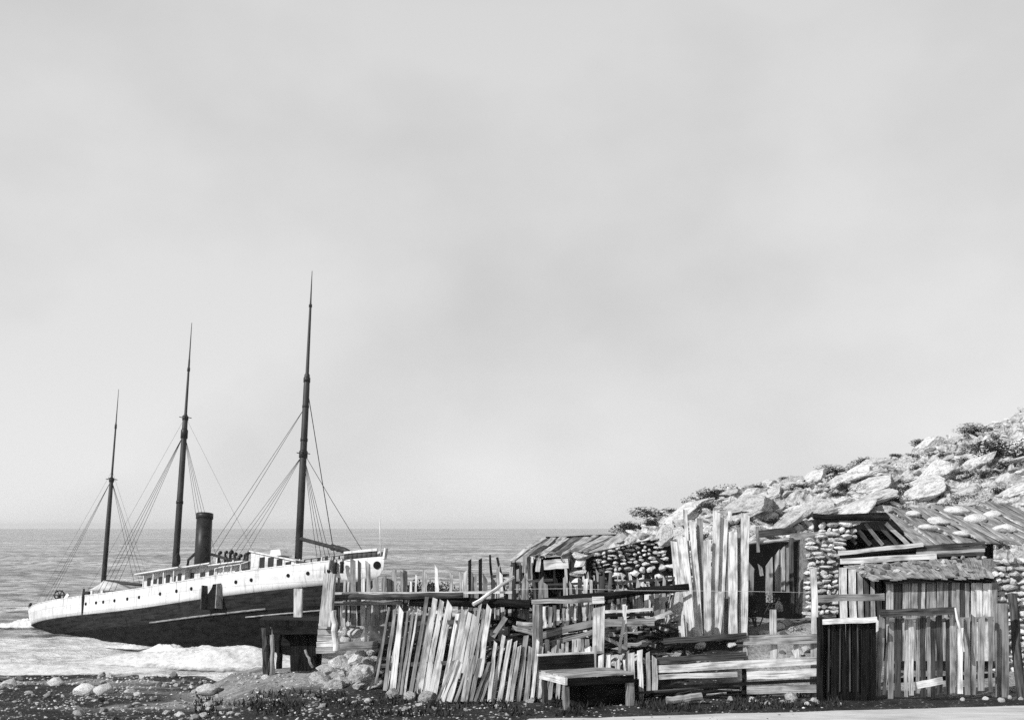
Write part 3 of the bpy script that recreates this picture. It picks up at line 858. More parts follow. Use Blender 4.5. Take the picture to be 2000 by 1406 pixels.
    for px, py in ((140, 1173), (160, 1172), (168, 1167), (190, 1172)):
        t = ray(px, py, -2.4); mb = MB(); mb.lathe(Vector((t.x, -2.4, .6 + sheer(t.x))), (0, 0, 1), [(0, .26), (max(.2, t.z - .6 - sheer(t.x)), .26)], 8); mb.build('bollard', M['iron'], s, True, True)
    mb = MB(); q = ray(80, 1212, 0); mb.path([Vector((-22.2, 0, -.6)), Vector((-22.3, 0, -3.6)), Vector((-20.6, 0, -3.9))], .16, 6); mb.build('rudder', M['bottom'], s, True, True)


ship()


# ------------------------------------------------------------------ surf
def surf(name, cx, cy, lx, ly, h, rot, label, seed, rough=1.0):
    n, m = 150, 60; v = []; e = []; ca, sa = math.cos(rot), math.sin(rot)
    for j in range(m + 1):
        for i in range(n + 1):
            u, w = i / n * 2 - 1, j / m * 2 - 1; r = max(0, 1 - u * u) * max(0, 1 - w * w)
            x = cx + u * lx * ca - w * ly * sa; y = cy + u * lx * sa + w * ly * ca
            z = h * r ** 1.15 * (.80 + .5 * nz(x * .35 + seed, y * .3) + rough * (.22 * nz(x * .9, y * .9, seed) + .18 * nz(x * 2.4, y * 2.4, seed) + .12 * nz(x * 5, y * 5, seed))) + .05
            v.append((x, y, z)); e.append(min(1, r * 2.2))
    f = [(j * (n + 1) + i, j * (n + 1) + i + 1, (j + 1) * (n + 1) + i + 1, (j + 1) * (n + 1) + i) for j in range(m) for i in range(n)]
    me = bpy.data.meshes.new(name); me.from_pydata(v, [], f); at = me.attributes.new('edge', 'FLOAT', 'POINT'); at.data.foreach_set('value', e)
    me.polygons.foreach_set('use_smooth', [True] * len(f)); me.materials.append(M['foam']); o = bpy.data.objects.new(name, me); COL.objects.link(o)
    tag(o, label, 'surf', kind='stuff')


p = P(400, 1285, 76); surf('breaking_surf', p.x + .3, 75.0, 8.6, 4.4, .85, -.25, 'white surf breaking against the beached bow', 3)
p = P(425, 1290, 75); surf('breaking_surf', p.x, 74.6, 5.6, 4.2, 1.35, -.3, 'bright white wave bursting under the beached bow', 14, .35)
for px_, Y_, lx_, h_ in ((250, 84, 2.2, .35), (330, 81, 2.4, .55), (402, 78.5, 2.0, 1.05), (470, 77, 2.0, .7)):
    surf('breaking_surf', P(px_, 0, Y_).x, Y_, lx_, 1.1, h_, -.5, 'spray thrown up where the waves strike the stranded hull', px_ * .1)
p = P(62, 1213, 101); surf('breaking_surf', p.x, 101.5, 4.2, 1.8, .95, .1, 'small burst of white surf under the stern', 8)
surf('breaking_surf', -33.5, 70.5, 13, 2.6, .35, .02, 'low line of foam washing onto the stones of the beach', 5)



# ------------------------------------------------------------------ fences, huts and the rest of the foreground
def at_ground(px, Y, dz=0.0):
    X = (px - 1000) / FPX * Y; return Vector((X, Y, g(X, Y) + dz))


def bpx(mb, x0, y0, x1, y1, Y, wpx, t=.03, Y2=None, yaw=None, **k):
    """Board between two photo pixels at depth Y (Y2 at the far end), wpx photo pixels wide."""
    Y2 = Y if Y2 is None else Y2; a = R.uniform(-.30, .12) if yaw is None else yaw
    mb.board(P(x0, y0, Y), P(x1, y1, Y2), wpx * (Y + Y2) / 2 / FPX, t, (math.sin(a), -math.cos(a), 0), **k)


def part_board(name, mat, parent, *a, **k):
    mb = MB(); bpx(mb, *a, **k); return mb.build(name, M[mat], parent)


def part_log(name, mat, parent, x0, y0, x1, y1, Y, r, Y2=None, **k):
    mb = MB(); mb.log(P(x0, y0, Y), P(x1, y1, Y if Y2 is None else Y2), r, **k); return mb.build(name, M[mat], parent)


# --- tall leaning palings nearest the sea
t = thing('paling_fence', at_ground(840, 23), 'tall fence of pale split palings all leaning to the right, standing behind round boulders', 'fence')
rows = [(760, 1185, 734, 1330, 6, 'mid'), (771, 1189, 752, 1344, 9, 'mixed'), (784, 1188, 766, 1350, 15, 'pale'), (797, 1193, 776, 1352, 6, 'mixed'), (807, 1192, 783, 1352, 7, 'mid'), (815, 1194, 790, 1354, 5, 'mixed'),
        (834, 1165, 801, 1355, 9, 'mixed'), (842, 1190, 811, 1356, 8, 'mid'), (850, 1168, 818, 1358, 12, 'pale'), (863, 1172, 829, 1362, 14, 'pale'), (879, 1178, 843, 1363, 19, 'pale'), (894, 1198, 862, 1362, 9, 'mixed'),
        (901, 1196, 870, 1362, 6, 'mid'), (908, 1193, 880, 1330, 13, 'pale'), (918, 1196, 893, 1320, 12, 'pale'), (927, 1201, 905, 1310, 10, 'mixed'), (938, 1180, 914, 1318, 9, 'mixed'), (946, 1190, 926, 1312, 8, 'mid'), (956, 1184, 937, 1318, 13, 'pale')]
for x1, y1, x0, y0, w_, m_ in rows:
    Y = mix(24.2, 22.5, (x0 - 734) / 210); part_board('paling', m_, t, x0, y0 + 4, x1, y1, Y, w_ * .86, .035, Y2=Y + .15, slant=R.uniform(-.6, .6), taper=R.uniform(0, .25))
for k in range(13):
    x1 = R.uniform(760, 956); y1 = R.uniform(1186, 1236); Lk = R.uniform(26, 40)
    Y = mix(24.2, 22.5, (x1 - 32 - 734) / 210) + .08; part_board('paling', R.choice(('mixed', 'mid', 'mixed', 'dim')), t, x1 - Lk * (1345 - y1) / 150, 1345 - max(0, x1 - 900) * .4, x1, y1, Y, R.uniform(3, 5), .03, Y2=Y + .15, slant=R.uniform(-.6, .6), taper=R.uniform(0, .3))
part_board('fence_rail', 'dim', t, 738, 1300, 950, 1290, 24.3, 8, Y2=22.75)
part_board('fence_rail', 'dim', t, 752, 1218, 958, 1212, 24.4, 8, Y2=22.8)

# --- low paling fence running on behind the table
t = thing('paling_fence', at_ground(1080, 22.3), 'low fence of short pale palings running behind the wooden table', 'fence')
x = 872.0
while x < 1284:
    w_ = R.uniform(5, 12); lean = mix(26, -2, min(1, (x - 872) / 330)) * R.uniform(.5, 1.3)
    top = 1284 if x < 962 else (1252 if x < 1050 else (1272 if x < 1180 else 1280)); top += R.uniform(-12, 12)
    part_board('paling', R.choice(('pale', 'mixed', 'mixed', 'mid')), t, x - lean * .6, 1369, x + lean * .5, top, 22.3 + R.uniform(-.04, .04), w_, .03, slant=R.uniform(-.5, .5), taper=R.uniform(0, .2))
    x += w_ * R.uniform(1.1, 1.6)
part_board('fence_rail', 'dim', t, 880, 1335, 1282, 1332, 22.42, 8)

# --- gate posts and rails
t = thing('gate_frame', at_ground(1105, 22.9), 'two square pale posts joined by a grey rail behind the table', 'gate frame')
part_board('post', 'mid', t, 1050, 1350, 1050, 1180, 22.8, 15, .16, yaw=-.5, seg=2, warp=.004)
part_board('post', 'pale', t, 1167, 1350, 1170, 1185, 22.8, 23, .2, yaw=-.12, seg=2, warp=.004, slant=.15)
part_board('rail', 'mid', t, 1038, 1175, 1180, 1171, 22.86, 9, .07, seg=4)
part_board('post_cap', 'pale', t, 1157, 1172, 1180, 1171, 22.7, 13, .1, seg=1, yaw=0)
for x0, y0, x1, y1, w_, m_ in ((1052, 1242, 1168, 1214, 13, 'mixed'), (1056, 1262, 1160, 1233, 9, 'mid'), (1040, 1236, 1000, 1224, 9, 'mid')): part_board('cross_board', m_, t, x0, y0, x1, y1, 23.1, w_, .03, yaw=0)
for i in range(11):
    x = 1064 + i * 8.6 + R.uniform(-2, 2); part_board('picket', R.choice(('mixed', 'mid', 'pale', 'dim')), t, x, 1224 + R.uniform(-4, 3), x + R.uniform(-2, 2), 1184 + R.uniform(-3, 6), 23.3, R.uniform(4, 8), .025)
for i in range(10):
    x = 1058 + i * 10 + R.uniform(-3, 3); part_board('picket', R.choice(('mixed', 'mixed', 'pale', 'mid')), t, x, 1290, x + R.uniform(-2, 2), 1252 + R.uniform(-8, 6), 23.0, R.uniform(4, 9), .025)

# --- long old picket fence with its log rails
t = thing('picket_fence', at_ground(900, 25), 'long ramshackle picket fence with a dark log rail and uneven broken pickets, behind the palings', 'fence')
part_log('log_rail', 'dim', t, 628, 1167, 905, 1162, 24.3, .065, n=8, seg=8)
part_log('log_rail', 'dark', t, 800, 1174, 1035, 1180, 24.4, .10, n=8, seg=8)
part_log('log_rail', 'dark', t, 985, 1183, 1345, 1146, 24.5, .085, n=8, seg=8)
part_board('rail_strip', 'pale', t, 632, 1159, 1000, 1156, 24.5, 4, .12, seg=6)  # pale strip standing in for the sunlit top of the log
part_board('rail_strip', 'mid', t, 640, 1178, 785, 1176, 24.5, 8, .04)
part_board('fence_post', 'mixed', t, 636, 1222, 645, 1120, 24.1, 23, .12, seg=4, warp=.008, yaw=-.25)
part_log('fence_post', 'pale', t, 657, 1270, 650, 1192, 23.9, .07)
for x, top, w_, m_ in ((690, 1092, 10, 'mid'), (701, 1096, 6, 'dim'), (720, 1098, 9, 'mid'), (663, 1128, 5, 'dim'), (672, 1132, 5, 'mid'), (680, 1136, 4, 'pale'), (708, 1130, 10, 'pale'), (735, 1128, 12, 'mid'), (748, 1126, 10, 'mid'), (760, 1130, 9, 'dim'),
                       (918, 1093, 6, 'dark'), (937, 1091, 7, 'dark'), (1003, 1098, 7, 'dim')):
    part_board('picket', m_, t, x, 1222, x + R.uniform(-2, 2), top, 24.75, w_, .025, slant=R.uniform(-.5, .5))
for x, x2, top, w_ in ((962, 957, 1083, 5), (984, 971, 1088, 6)): part_board('picket', 'dark', t, x, 1150, x2, top, 24.9, w_, .03, taper=.3)
x = 768.0
while x < 1318:
    w_ = R.uniform(4.5, 11); top = 1120 + R.uniform(-14, 14) + (12 if x > 1000 else 0) + (6 if R.random() < .2 else 0)
    if R.random() < .9: part_board('picket', R.choice(('mixed2', 'mixed2', 'mid', 'pale', 'dim')), t, x, 1225 + R.uniform(-12, 12), x + R.uniform(-5, 5), top, 24.75 + R.uniform(-.05, .05), w_, .025, slant=R.uniform(-.8, .8), taper=R.uniform(0, .3))
    x += w_ * R.uniform(1.05, 1.75)
part_board('picket', 'pale', t, 1222, 1262, 1219, 1180, 23.4, 7, .04); part_board('picket', 'pale', t, 1210, 1275, 1222, 1182, 23.2, 6, .04)
for k in range(16):
    x = R.uniform(662, 742); part_board('picket', R.choice(('mixed2', 'dim', 'dark', 'mid', 'pale')), t, x, R.uniform(1205, 1235), x + R.uniform(-5, 5), R.uniform(1128, 1186), 25.0 + R.uniform(-.2, .3), R.uniform(3, 7), .03, slant=R.uniform(-.8, .8), taper=R.uniform(0, .35))
part_board('cross_board', 'dim', t, 655, 1140, 735, 1139, 24.9, 6, .03); part_board('cross_board', 'dim', t, 960, 1126, 1000, 1122, 24.9, 6, .03)
for x0, y0, x1, y1, w_, m_ in ((1175, 1195, 1275, 1189, 6, 'pale'), (1178, 1203, 1278, 1199, 6, 'dark'), (1172, 1216, 1278, 1214, 15, 'mid'), (1180, 1238, 1272, 1236, 8, 'mixed'), (960, 1268, 1000, 1271, 8, 'mixed'), (962, 1244, 988, 1205, 9, 'mid'), (950, 1258, 1000, 1250, 8, 'dim')):
    part_board('cross_board', m_, t, x0, y0, x1, y1, 23.8, w_, .03, yaw=0)
t2 = thing('stake_fence', at_ground(1140, 26), 'tangled inner fence of thin broken stakes, some black and some pale, before the left hut', 'fence')
for k in range(92):
    x = R.uniform(958, 1322); y0 = R.uniform(1200, 1250); y1 = R.uniform(1108, 1190)
    if 1108 < x < 1148 and y1 < 1155: y1 += 45
    part_board('stake', R.choice(('mixed2', 'dark', 'pale', 'dark', 'dim', 'pale')), t2, x, y0, x + R.gauss(0, 7), y1, 25.5 + R.uniform(-.4, .4), R.uniform(2.6, 7), .03, slant=R.uniform(-.9, .9), taper=R.uniform(0, .4))  # black stakes mixed in to paint shade between the pale ones
for x0, y0, x1, y1 in ((962, 1140, 1080, 1132), (1060, 1142, 1200, 1136), (1180, 1140, 1318, 1128), (990, 1196, 1160, 1190)): part_board('cross_rail', 'dim', t2, x0, y0, x1, y1, 25.4, 5, .03, yaw=0)
for k in range(84):
    px = R.uniform(945, 1290); py = R.uniform(1205, 1285); a = R.gauss(0, .22); L = R.uniform(14, 46); Yk = R.uniform(23.4, 25.2); mb = MB()
    bpx(mb, px - L, py + a * L, px + L, py - a * L, Yk, R.uniform(4, 9), .03, Y2=Yk + R.uniform(-.3, .5), yaw=0, slant=R.uniform(-.6, .6)); tag(mb.build('loose_board', M[R.choice(('mixed2', 'dark', 'dark', 'dark', 'pale', 'dim'))]), 'broken board in the tangle of old timber behind the table', 'board', 'tangle of old boards behind the table')  # dark share raised to paint the deep shade between the boards
tb = thing('loose_pole', P(928, 1178, 24.1), 'thin pale pole leaning diagonally across the dark log rail', 'pole')
mb = MB(); mb.log(P(924, 1180, 24.05), P(1004, 1126, 24.6), .045, .035, n=7); mb.build('pole', M['pale'], tb)
mb = MB(); mb.path([P(px, py, 24.2) for px, py in ((1005, 1150), (1120, 1149), (1240, 1153), (1330, 1153), (1440, 1154), (1588, 1157))], .0035, 5); tag(mb.build('wire', M['white']), 'thin pale wire stretched above the dark log rail', 'wire')

# --- low board wall, plank and stones left of the palings
t = thing('board_wall', at_ground(638, 26), 'low wall of pale boards laid on edge beside the dark shelter', 'low wall')
for i, y in enumerate((1222, 1234, 1246, 1258, 1270)): part_board('wall_board', R.choice(('pale', 'mixed')), t, 622 - i * 1.2, y, 656 - i * .3, y - 1 + R.uniform(-1, 1), 24.3 - .04 * i, 10.5, .05, seg=2, yaw=-.2)
mb = MB(); bpx(mb, 660, 1262, 738, 1259, 25.0, 17, .05, yaw=0); tag(mb.build('plank', M['mid']), 'broad grey plank lying on edge over the bank left of the palings', 'plank')
for px, py, w, h, lab in ((684, 1222, 26, 12, 'flat pale stone high in the pile under the log rail'), (672, 1238, 22, 15, 'squat pale stone in the pile left of the thin stake'), (694, 1240, 30, 18, 'broad pale stone in the middle of the pile under the log rail'), (712, 1226, 18, 12, 'small pale stone nearest the thin stake under the log rail'),
                          (676, 1254, 24, 14, 'pale stone at the bottom of the pile, resting against the broad plank'), (714, 1252, 22, 14, 'grey stone at the right foot of the pile under the log rail')):
    px_rock(px, py, w, h, 'stone', lab, 'stone', None, 'stone', Y=25.6, tilt=.3, sink=.2)
mb = MB(); bpx(mb, 716, 1255, 714, 1186, 25.2, 7, .05); tag(mb.build('stake', M['mixed']), 'thin weathered stake standing beside the stone pile', 'stake')
for k in range(46):
    px = R.uniform(612, 742); py = R.uniform(1272, 1345); p = gp(px, py); q_ = R.uniform(.08, .30)
    put_rock(p, (q_ * 1.3, q_, q_ * R.uniform(.5, .9)), 'boulder', 'pale broken rock in the bank between the dark shelter and the palings', 'rock', 'rocks in the shore bank', name='bank_rock', tilt=.5)

# --- dark shelter by the shore
t = thing('timber_shelter', at_ground(560, 30), 'low dark timber shelter with a flat roof on rough posts, open to the sea behind', 'shelter')
mb = MB(); z = P(0, 1214, 29.2).z
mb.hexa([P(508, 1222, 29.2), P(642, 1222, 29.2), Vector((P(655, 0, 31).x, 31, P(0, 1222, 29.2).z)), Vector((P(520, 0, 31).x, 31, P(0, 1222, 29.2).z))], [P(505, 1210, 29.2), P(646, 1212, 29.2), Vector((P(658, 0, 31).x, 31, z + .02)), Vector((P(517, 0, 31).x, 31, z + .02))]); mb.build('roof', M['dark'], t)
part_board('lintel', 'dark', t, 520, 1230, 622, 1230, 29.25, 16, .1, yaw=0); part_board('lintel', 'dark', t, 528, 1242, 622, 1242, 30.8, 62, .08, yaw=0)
part_log('post', 'dim', t, 522, 1318, 518, 1225, 29.3, .11, r1=.10, rough=.25); part_log('post', 'mid', t, 532, 1318, 531, 1224, 29.25, .06, r1=.05, rough=.25)
part_log('post', 'dark', t, 545, 1310, 546, 1222, 30.8, .08)
for i in range(6): part_board('side_plank', 'dark', t, 572 + i * 8.4, 1311 - i * .6, 571 + i * 8.8, 1222, 29.5, 8.6, .05, yaw=0)
part_board('side_plank', 'dark', t, 622, 1304, 624, 1222, 29.6, 10, .05, Y2=29.6)
part_log('brace', 'mid', t, 611, 1303, 596, 1268, 29.3, .035)
mb = MB(); bpx(mb, 582, 1222, 583, 1149, 30.4, 17, .1, yaw=-.15, seg=2, warp=.003); tag(mb.build('upright_board', M['pale']), 'pale squared board standing upright above the dark shelter roof', 'board')

# --- table in front
C0 = P(1106, 1322, 21.0); ang = math.radians(22); ex = Vector((math.cos(ang), math.sin(ang), 0)); ey = Vector((-math.sin(ang) * 1.25, math.cos(ang), 0)).normalized(); zt = C0.z; zg = 5.6
t = thing('work_table', Vector((C0.x, C0.y, zg)), 'rough wooden work table with a raised dark backboard, standing at the roadside', 'table')
W_, D_ = 1.42, 1.0
def tp(u, w, z): q = C0 + ex * u + ey * w; return Vector((q.x, q.y, z))
for i in range(4):
    w = D_ * (i + .5) / 4; mb = MB(); mb.board(tp(-.02, w, zt), tp(W_ + .02, w, zt), D_ / 4 - .012, .04, (0, 0, 1), seg=4, warp=.004); mb.build('table_board', M['mid'], t)
mb = MB(); mb.board(tp(0, .01, zt - .10), tp(W_, .01, zt - .10), .14, .04, -ey, seg=3, warp=.004); mb.build('apron', M['dark'], t)  # front face painted dark for the shade under the table top
mb = MB(); mb.board(tp(-.015, -.03, zt - .075), tp(-.015, D_, zt - .075), .13, .05, -ex, seg=2, warp=.002); mb.build('end_rail', M['pale'], t)
mb = MB(); mb.board(tp(-.06, D_ - .02, zt + .16), tp(W_ - .08, D_ - .02, zt + .16), .27, .045, -ey, seg=4, warp=.004); b_ = mb.build('backboard', M['dark'], t)
mb = MB(); mb.board(tp(-.07, D_, zt + .315), tp(W_ - .07, D_, zt + .315), .09, .035, (0, 0, 1), seg=4, warp=.004); mb.build('cap', M['pale'], b_)
for u, w, m_, wd in ((.03, .06, 'mixed', .10), (W_ - .05, .06, 'mid', .15), (.03, D_ - .1, 'dim', .09), (W_ - .05, D_ - .1, 'dim', .1)):
    mb = MB(); mb.board(tp(u, w, zg - .06), tp(u, w, zt - .02), wd, .08, -ey, seg=3, warp=.006); mb.build('leg', M[m_], t)
t = thing('crate', tp(.95, .5, zg), 'black tarred crate pushed under the wooden table', 'crate')
mb = MB(); b = [tp(u, w, zg - .02) for u, w in ((.5, .14), (W_ + .28, .30), (W_ + .28, .85), (.5, .85))]; mb.hexa(b, [p_ + Vector((0, 0, .47)) for p_ in b]); mb.build('box', M['dark'], t)
for z in (.1, .25, .4): mb = MB(); mb.board(tp(.5, .12, zg + z), tp(W_ + .28, .28, zg + z), .12, .025, -ey, seg=3, warp=.004); mb.build('slat', M['dark'], t)

# --- tall standing boards
t = thing('board_screen', at_ground(1385, 25.8), 'screen of tall pale boards of uneven height standing upright side by side', 'board screen')
for x0, y0, x1, y1, w_, m_, dy in ((1334, 1240, 1317, 1057, 14, 'mixed', .12), (1352, 1240, 1331, 1047, 21, 'pale', 0), (1350, 1180, 1338, 995, 8, 'pale', .1), (1367, 1240, 1352, 1018, 13, 'pale', .05), (1371, 1238, 1367, 1012, 12, 'mixed', .12),
                                   (1383, 1240, 1381, 1054, 15, 'pale', 0), (1392, 1240, 1400, 1000, 14, 'pale', .08), (1404, 1240, 1414, 1012, 17, 'pale', .14), (1400, 1240, 1409, 1155, 13, 'pale', -.06), (1419, 1240, 1421, 1040, 14, 'mixed', .12),
                                   (1432, 1240, 1432, 1039, 17, 'pale', .02), (1451, 1240, 1456, 1004, 16, 'pale', .05), (1442, 1240, 1444, 1030, 9, 'mid', .16), (1424, 1010, 1426, 998, 8, 'pale', .15)):
    part_board('screen_board', m_, t, x0, y0 + 6, x1, y1, 25.8 + dy, w_, .035, yaw=R.uniform(-.45, -.1), slant=R.uniform(-.25, .25), warp=.008)
part_board('cross_board', 'mixed', t, 1398, 1003, 1446, 996, 26.05, 6, .03, yaw=0); part_board('cross_board', 'dim', t, 1325, 1150, 1455, 1146, 26.0, 9, .03, yaw=0)

# --- board fence with horizontal rails
t = thing('rail_fence', at_ground(1440, 22.4), 'fence of long horizontal boards, some white and some grey, in front of the stony bank', 'fence')
for x0, y0, x1, y1, w_, m_ in ((1296, 1252, 1458, 1240, 11, 'dim'), (1452, 1250, 1600, 1246, 19, 'mid'), (1274, 1290, 1458, 1279, 13, 'dim'), (1279, 1306, 1600, 1290, 15, 'pale'), (1459, 1319, 1600, 1312, 15, 'pale'), (1264, 1342, 1600, 1328, 6, 'dark'), (1459, 1347, 1594, 1344, 15, 'mixed'), (1285, 1322, 1440, 1316, 10, 'pale')):
    part_board('rail', m_, t, x0, y0, x1, y1, 22.35 + R.uniform(-.03, .03), w_, .035, yaw=R.uniform(-.05, .05), seg=6)
for x0, y0, x1, y1, w_, m_ in ((1453, 1368, 1453, 1306, 8, 'dark'), (1591, 1372, 1591, 1244, 16, 'mixed'), (1278, 1372, 1274, 1290, 9, 'mid'), (1511, 1300, 1510, 1190, 13, 'mixed'), (1557, 1300, 1556, 1250, 10, 'pale'), (1457, 1300, 1456, 1236, 9, 'mid'), (1594, 1272, 1588, 1110, 13, 'pale')):
    part_board('post', m_, t, x0, y0, x1, y1, 22.5, w_, .1, seg=3, yaw=-.3)
for k in range(34):
    px = R.uniform(1275, 1450); p = gp(px, R.uniform(1340, 1374)); a = R.uniform(-.25, .25); L = R.uniform(.4, 1.5); mb = MB(); h = R.uniform(.02, .26) * max(0, 1 - (p.y - 21.2) / 3)
    mb.log(p + Vector((-L / 2, -.1, h + .03)), p + Vector((L / 2 * math.cos(a), L * math.sin(a) * .4, h + R.uniform(-.05, .1))), R.uniform(.015, .035), n=6, seg=3)
    tag(mb.build('stick', M[R.choice(('dark', 'dim', 'dim', 'dark', 'mid'))]), 'dark stick in the brushwood heaped below the board fence', 'stick', 'brushwood below the board fence')
mb = MB(); mb.log(P(1302, 1367, 21.6), P(1370, 1359, 21.7), .075, n=8); tag(mb.build('log', M['mixed']), 'short pale log lying in front of the brushwood heap', 'log')

# rubble on the bank behind the rail fence
for px, py, w, h, lab in ((1288, 1178, 34, 34, 'square pale block of stone under the wire, left of the tall boards'), (1318, 1200, 30, 60, 'tall rounded pale stone standing beside the tall boards'), (1290, 1205, 40, 36, 'domed pale stone below the square block'), (1196, 1194, 20, 24, 'upright pale stone behind the log rail, left of a thin stick'), (1258, 1200, 22, 20, 'small pale stone between the thin stick and the domed stone'),
                          (1522, 1190, 24, 20, 'pale lumpy stone at the foot of the hut door'), (1525, 1284, 34, 22, 'pale stone showing between the boards of the rail fence'), (1296, 1232, 30, 20, 'grey stone above the first grey rail'), (1270, 1222, 26, 18, 'round pale stone above the end of the low palings')):
    px_rock(px, py, w, h, 'stone', lab, 'stone', None, 'rubble_stone', Y=25.0 if px < 1400 else 27.2, tilt=.15, sink=.15, var=1)
for k in range(70):
    px = R.uniform(1180, 1600); py = R.uniform(1200, 1300); p = gp(px, py); s = R.uniform(.08, .2)
    put_rock(p, (s * 1.2, s, s * .7), 'stone' if R.random() < .6 else 'cobble', 'rough stone in the rubble bank behind the rail fence', 'stone', 'rubble on the bank', name='rubble_stone', tilt=.5)

# ------------------------------------------------------------------ stone-built huts
def wall_face(mb, poly, Y, rows, size, Y2=None, depth=.10, k=1.0):
    """Courses of rough stones filling a quadrilateral given in photo pixels: top-left, top-right, bottom-right, bottom-left."""
    tl, tr, br, bl = poly; Y2 = Y if Y2 is None else Y2
    for r in range(rows):
        w = (r + .5) / rows; x0, x1 = mix(tl[0], bl[0], w), mix(tr[0], br[0], w); y0, y1 = mix(tl[1], bl[1], w), mix(tr[1], br[1], w); x = x0 + R.uniform(0, size * .4)
        hp = (mix(bl[1], br[1], .5) - mix(tl[1], tr[1], .5)) / rows
        while x < x1 - size * .2:
            ws = size * R.choice((.6, .8, 1, 1.3, 1.6)); u = (x + ws / 2 - x0) / max(1, x1 - x0); u = min(1, max(0, u)); Yq = mix(Y, Y2, u)
            p = P(min(x + ws / 2, x1), mix(y0, y1, u) + R.uniform(-.22, .22) * hp, Yq + R.uniform(-.03, .05)); s = Yq / FPX
            mb.stone(p, (ws * .60 * k * s, depth * 1.1, hp * R.uniform(.46, .74) * k * s), rot=R.uniform(-.22, .22)); x += ws * R.uniform(.82, 1.08)


def backing(mb, poly, Y, th=.5, Y2=None):
    Y2 = Y if Y2 is None else Y2; tl, tr, br, bl = poly; e = .05
    a = [P(bl[0], bl[1], Y + e), P(br[0], br[1], Y2 + e)]; c = [P(tl[0], tl[1], Y + e), P(tr[0], tr[1], Y2 + e)]; d = Vector((0, th, 0))
    mb.hexa([a[0], a[1], a[1] + d, a[0] + d], [c[0], c[1], c[1] + d, c[0] + d])


# left hut
t = thing('stone_hut', P(1130, 1200, 31), 'small low hut with a plank roof and dark rubble-stone gable, left of the tall boards', 'hut')
rf = MB(); n = 15
for i in range(n):
    u = (i + .5) / n; A = P(mix(1068, 1207, u), mix(1052, 1047, u), 33.0); B = P(mix(1026, 1142, u) + R.uniform(-7, 7), mix(1090, 1077, u) + R.uniform(-4, 5), 30.6); rf.board(A + Vector((0, 0, R.uniform(-.02, .05))), B, .17 * R.uniform(.75, 1.15), .03, (0, -.4, 1), seg=3, warp=.02)
rf.build('roof', M['mixed2'], t)
mb = MB(); mb.board(P(1066, 1051, 33.0), P(1208, 1046, 33.0), .1, .08, (0, -1, 0), seg=4); mb.build('ridge_board', M['dark'], t)
mb = MB(); mb.board(P(1062, 1052, 32.9), P(1030, 1071, 31.6), .2, .05, (-.3, -.6, .7), seg=2); mb.board(P(1030, 1072, 31.5), P(1000, 1096, 30.3), .16, .05, (-.3, -.6, .7), seg=2); mb.build('verge_board', M['mixed'], t)
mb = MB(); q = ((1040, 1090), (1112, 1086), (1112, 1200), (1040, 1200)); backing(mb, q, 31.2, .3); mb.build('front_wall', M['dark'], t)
for x0, y0, x1, y1, w_, m_ in ((1062, 1103, 1110, 1100, 20, 'pale'), (1024, 1118, 1026, 1085, 9, 'mid'), (1036, 1116, 1038, 1086, 8, 'mixed'), (1050, 1116, 1052, 1090, 9, 'mixed'), (1012, 1130, 1014, 1098, 7, 'dim')): part_board('wall_board', m_, t, x0, y0, x1, y1, 30.35, w_, .03, yaw=-.2)
for k in range(14): x = R.uniform(1002, 1066); part_board('wall_board', R.choice(('mid', 'dim', 'mixed', 'dark')), t, x, R.uniform(1125, 1160), x + R.uniform(-3, 3), R.uniform(1084, 1104) + max(0, 1030 - x) * .5, 30.3 + R.uniform(0, .2), R.uniform(4, 9), .03, slant=R.uniform(-.6, .6))
for k in range(9): x = R.uniform(1040, 1150); part_board('eave_scrap', R.choice(('mid', 'mixed', 'dim', 'pale')), t, x, R.uniform(1086, 1096), x + R.uniform(8, 30), R.uniform(1072, 1084), 30.3, R.uniform(3, 6), .02, Y2=30.9, yaw=0)
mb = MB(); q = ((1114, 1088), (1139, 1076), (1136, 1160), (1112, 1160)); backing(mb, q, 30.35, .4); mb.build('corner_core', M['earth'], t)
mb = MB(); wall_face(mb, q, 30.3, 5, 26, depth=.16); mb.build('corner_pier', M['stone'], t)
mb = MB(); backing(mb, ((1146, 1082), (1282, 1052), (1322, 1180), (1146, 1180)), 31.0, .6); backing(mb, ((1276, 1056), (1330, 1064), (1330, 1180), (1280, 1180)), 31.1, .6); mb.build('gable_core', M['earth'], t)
mb = MB(); wall_face(mb, ((1152, 1084), (1284, 1046), (1300, 1096), (1152, 1130)), 31.0, 6, 14, depth=.12, k=.80); wall_face(mb, ((1150, 1130), (1310, 1096), (1320, 1175), (1150, 1175)), 31.0, 4, 22, depth=.14, k=.84); mb.build('gable_wall', M['stone'], t)
mb = MB(); bpx(mb, 1182, 1066, 1212, 1044, 30.6, 9, .05, yaw=0); tag(mb.build('plank', M['pale']), 'short pale plank lying aslant on the end of the left hut roof', 'plank')
for px, py, w, h, lab in ((1212, 1062, 24, 12, 'flat pale stone holding down the end of the left hut roof'), (1236, 1058, 22, 13, 'pale stone on the dark gable top, nearest the left hut roof'), (1258, 1052, 24, 14, 'pale stone on the dark gable top, below the skyline shrub')):
    px_rock(px, py, w, h, 'stone', lab, 'stone', None, 'rubble_stone', Y=30.9, tilt=.2, sink=.1)
px_rock(1298, 1070, 40, 40, 'stone', 'big pale block of stone on top of the dark gable, left of the tall boards', 'boulder', Y=31.0, tilt=.1, sink=.05, var=2)

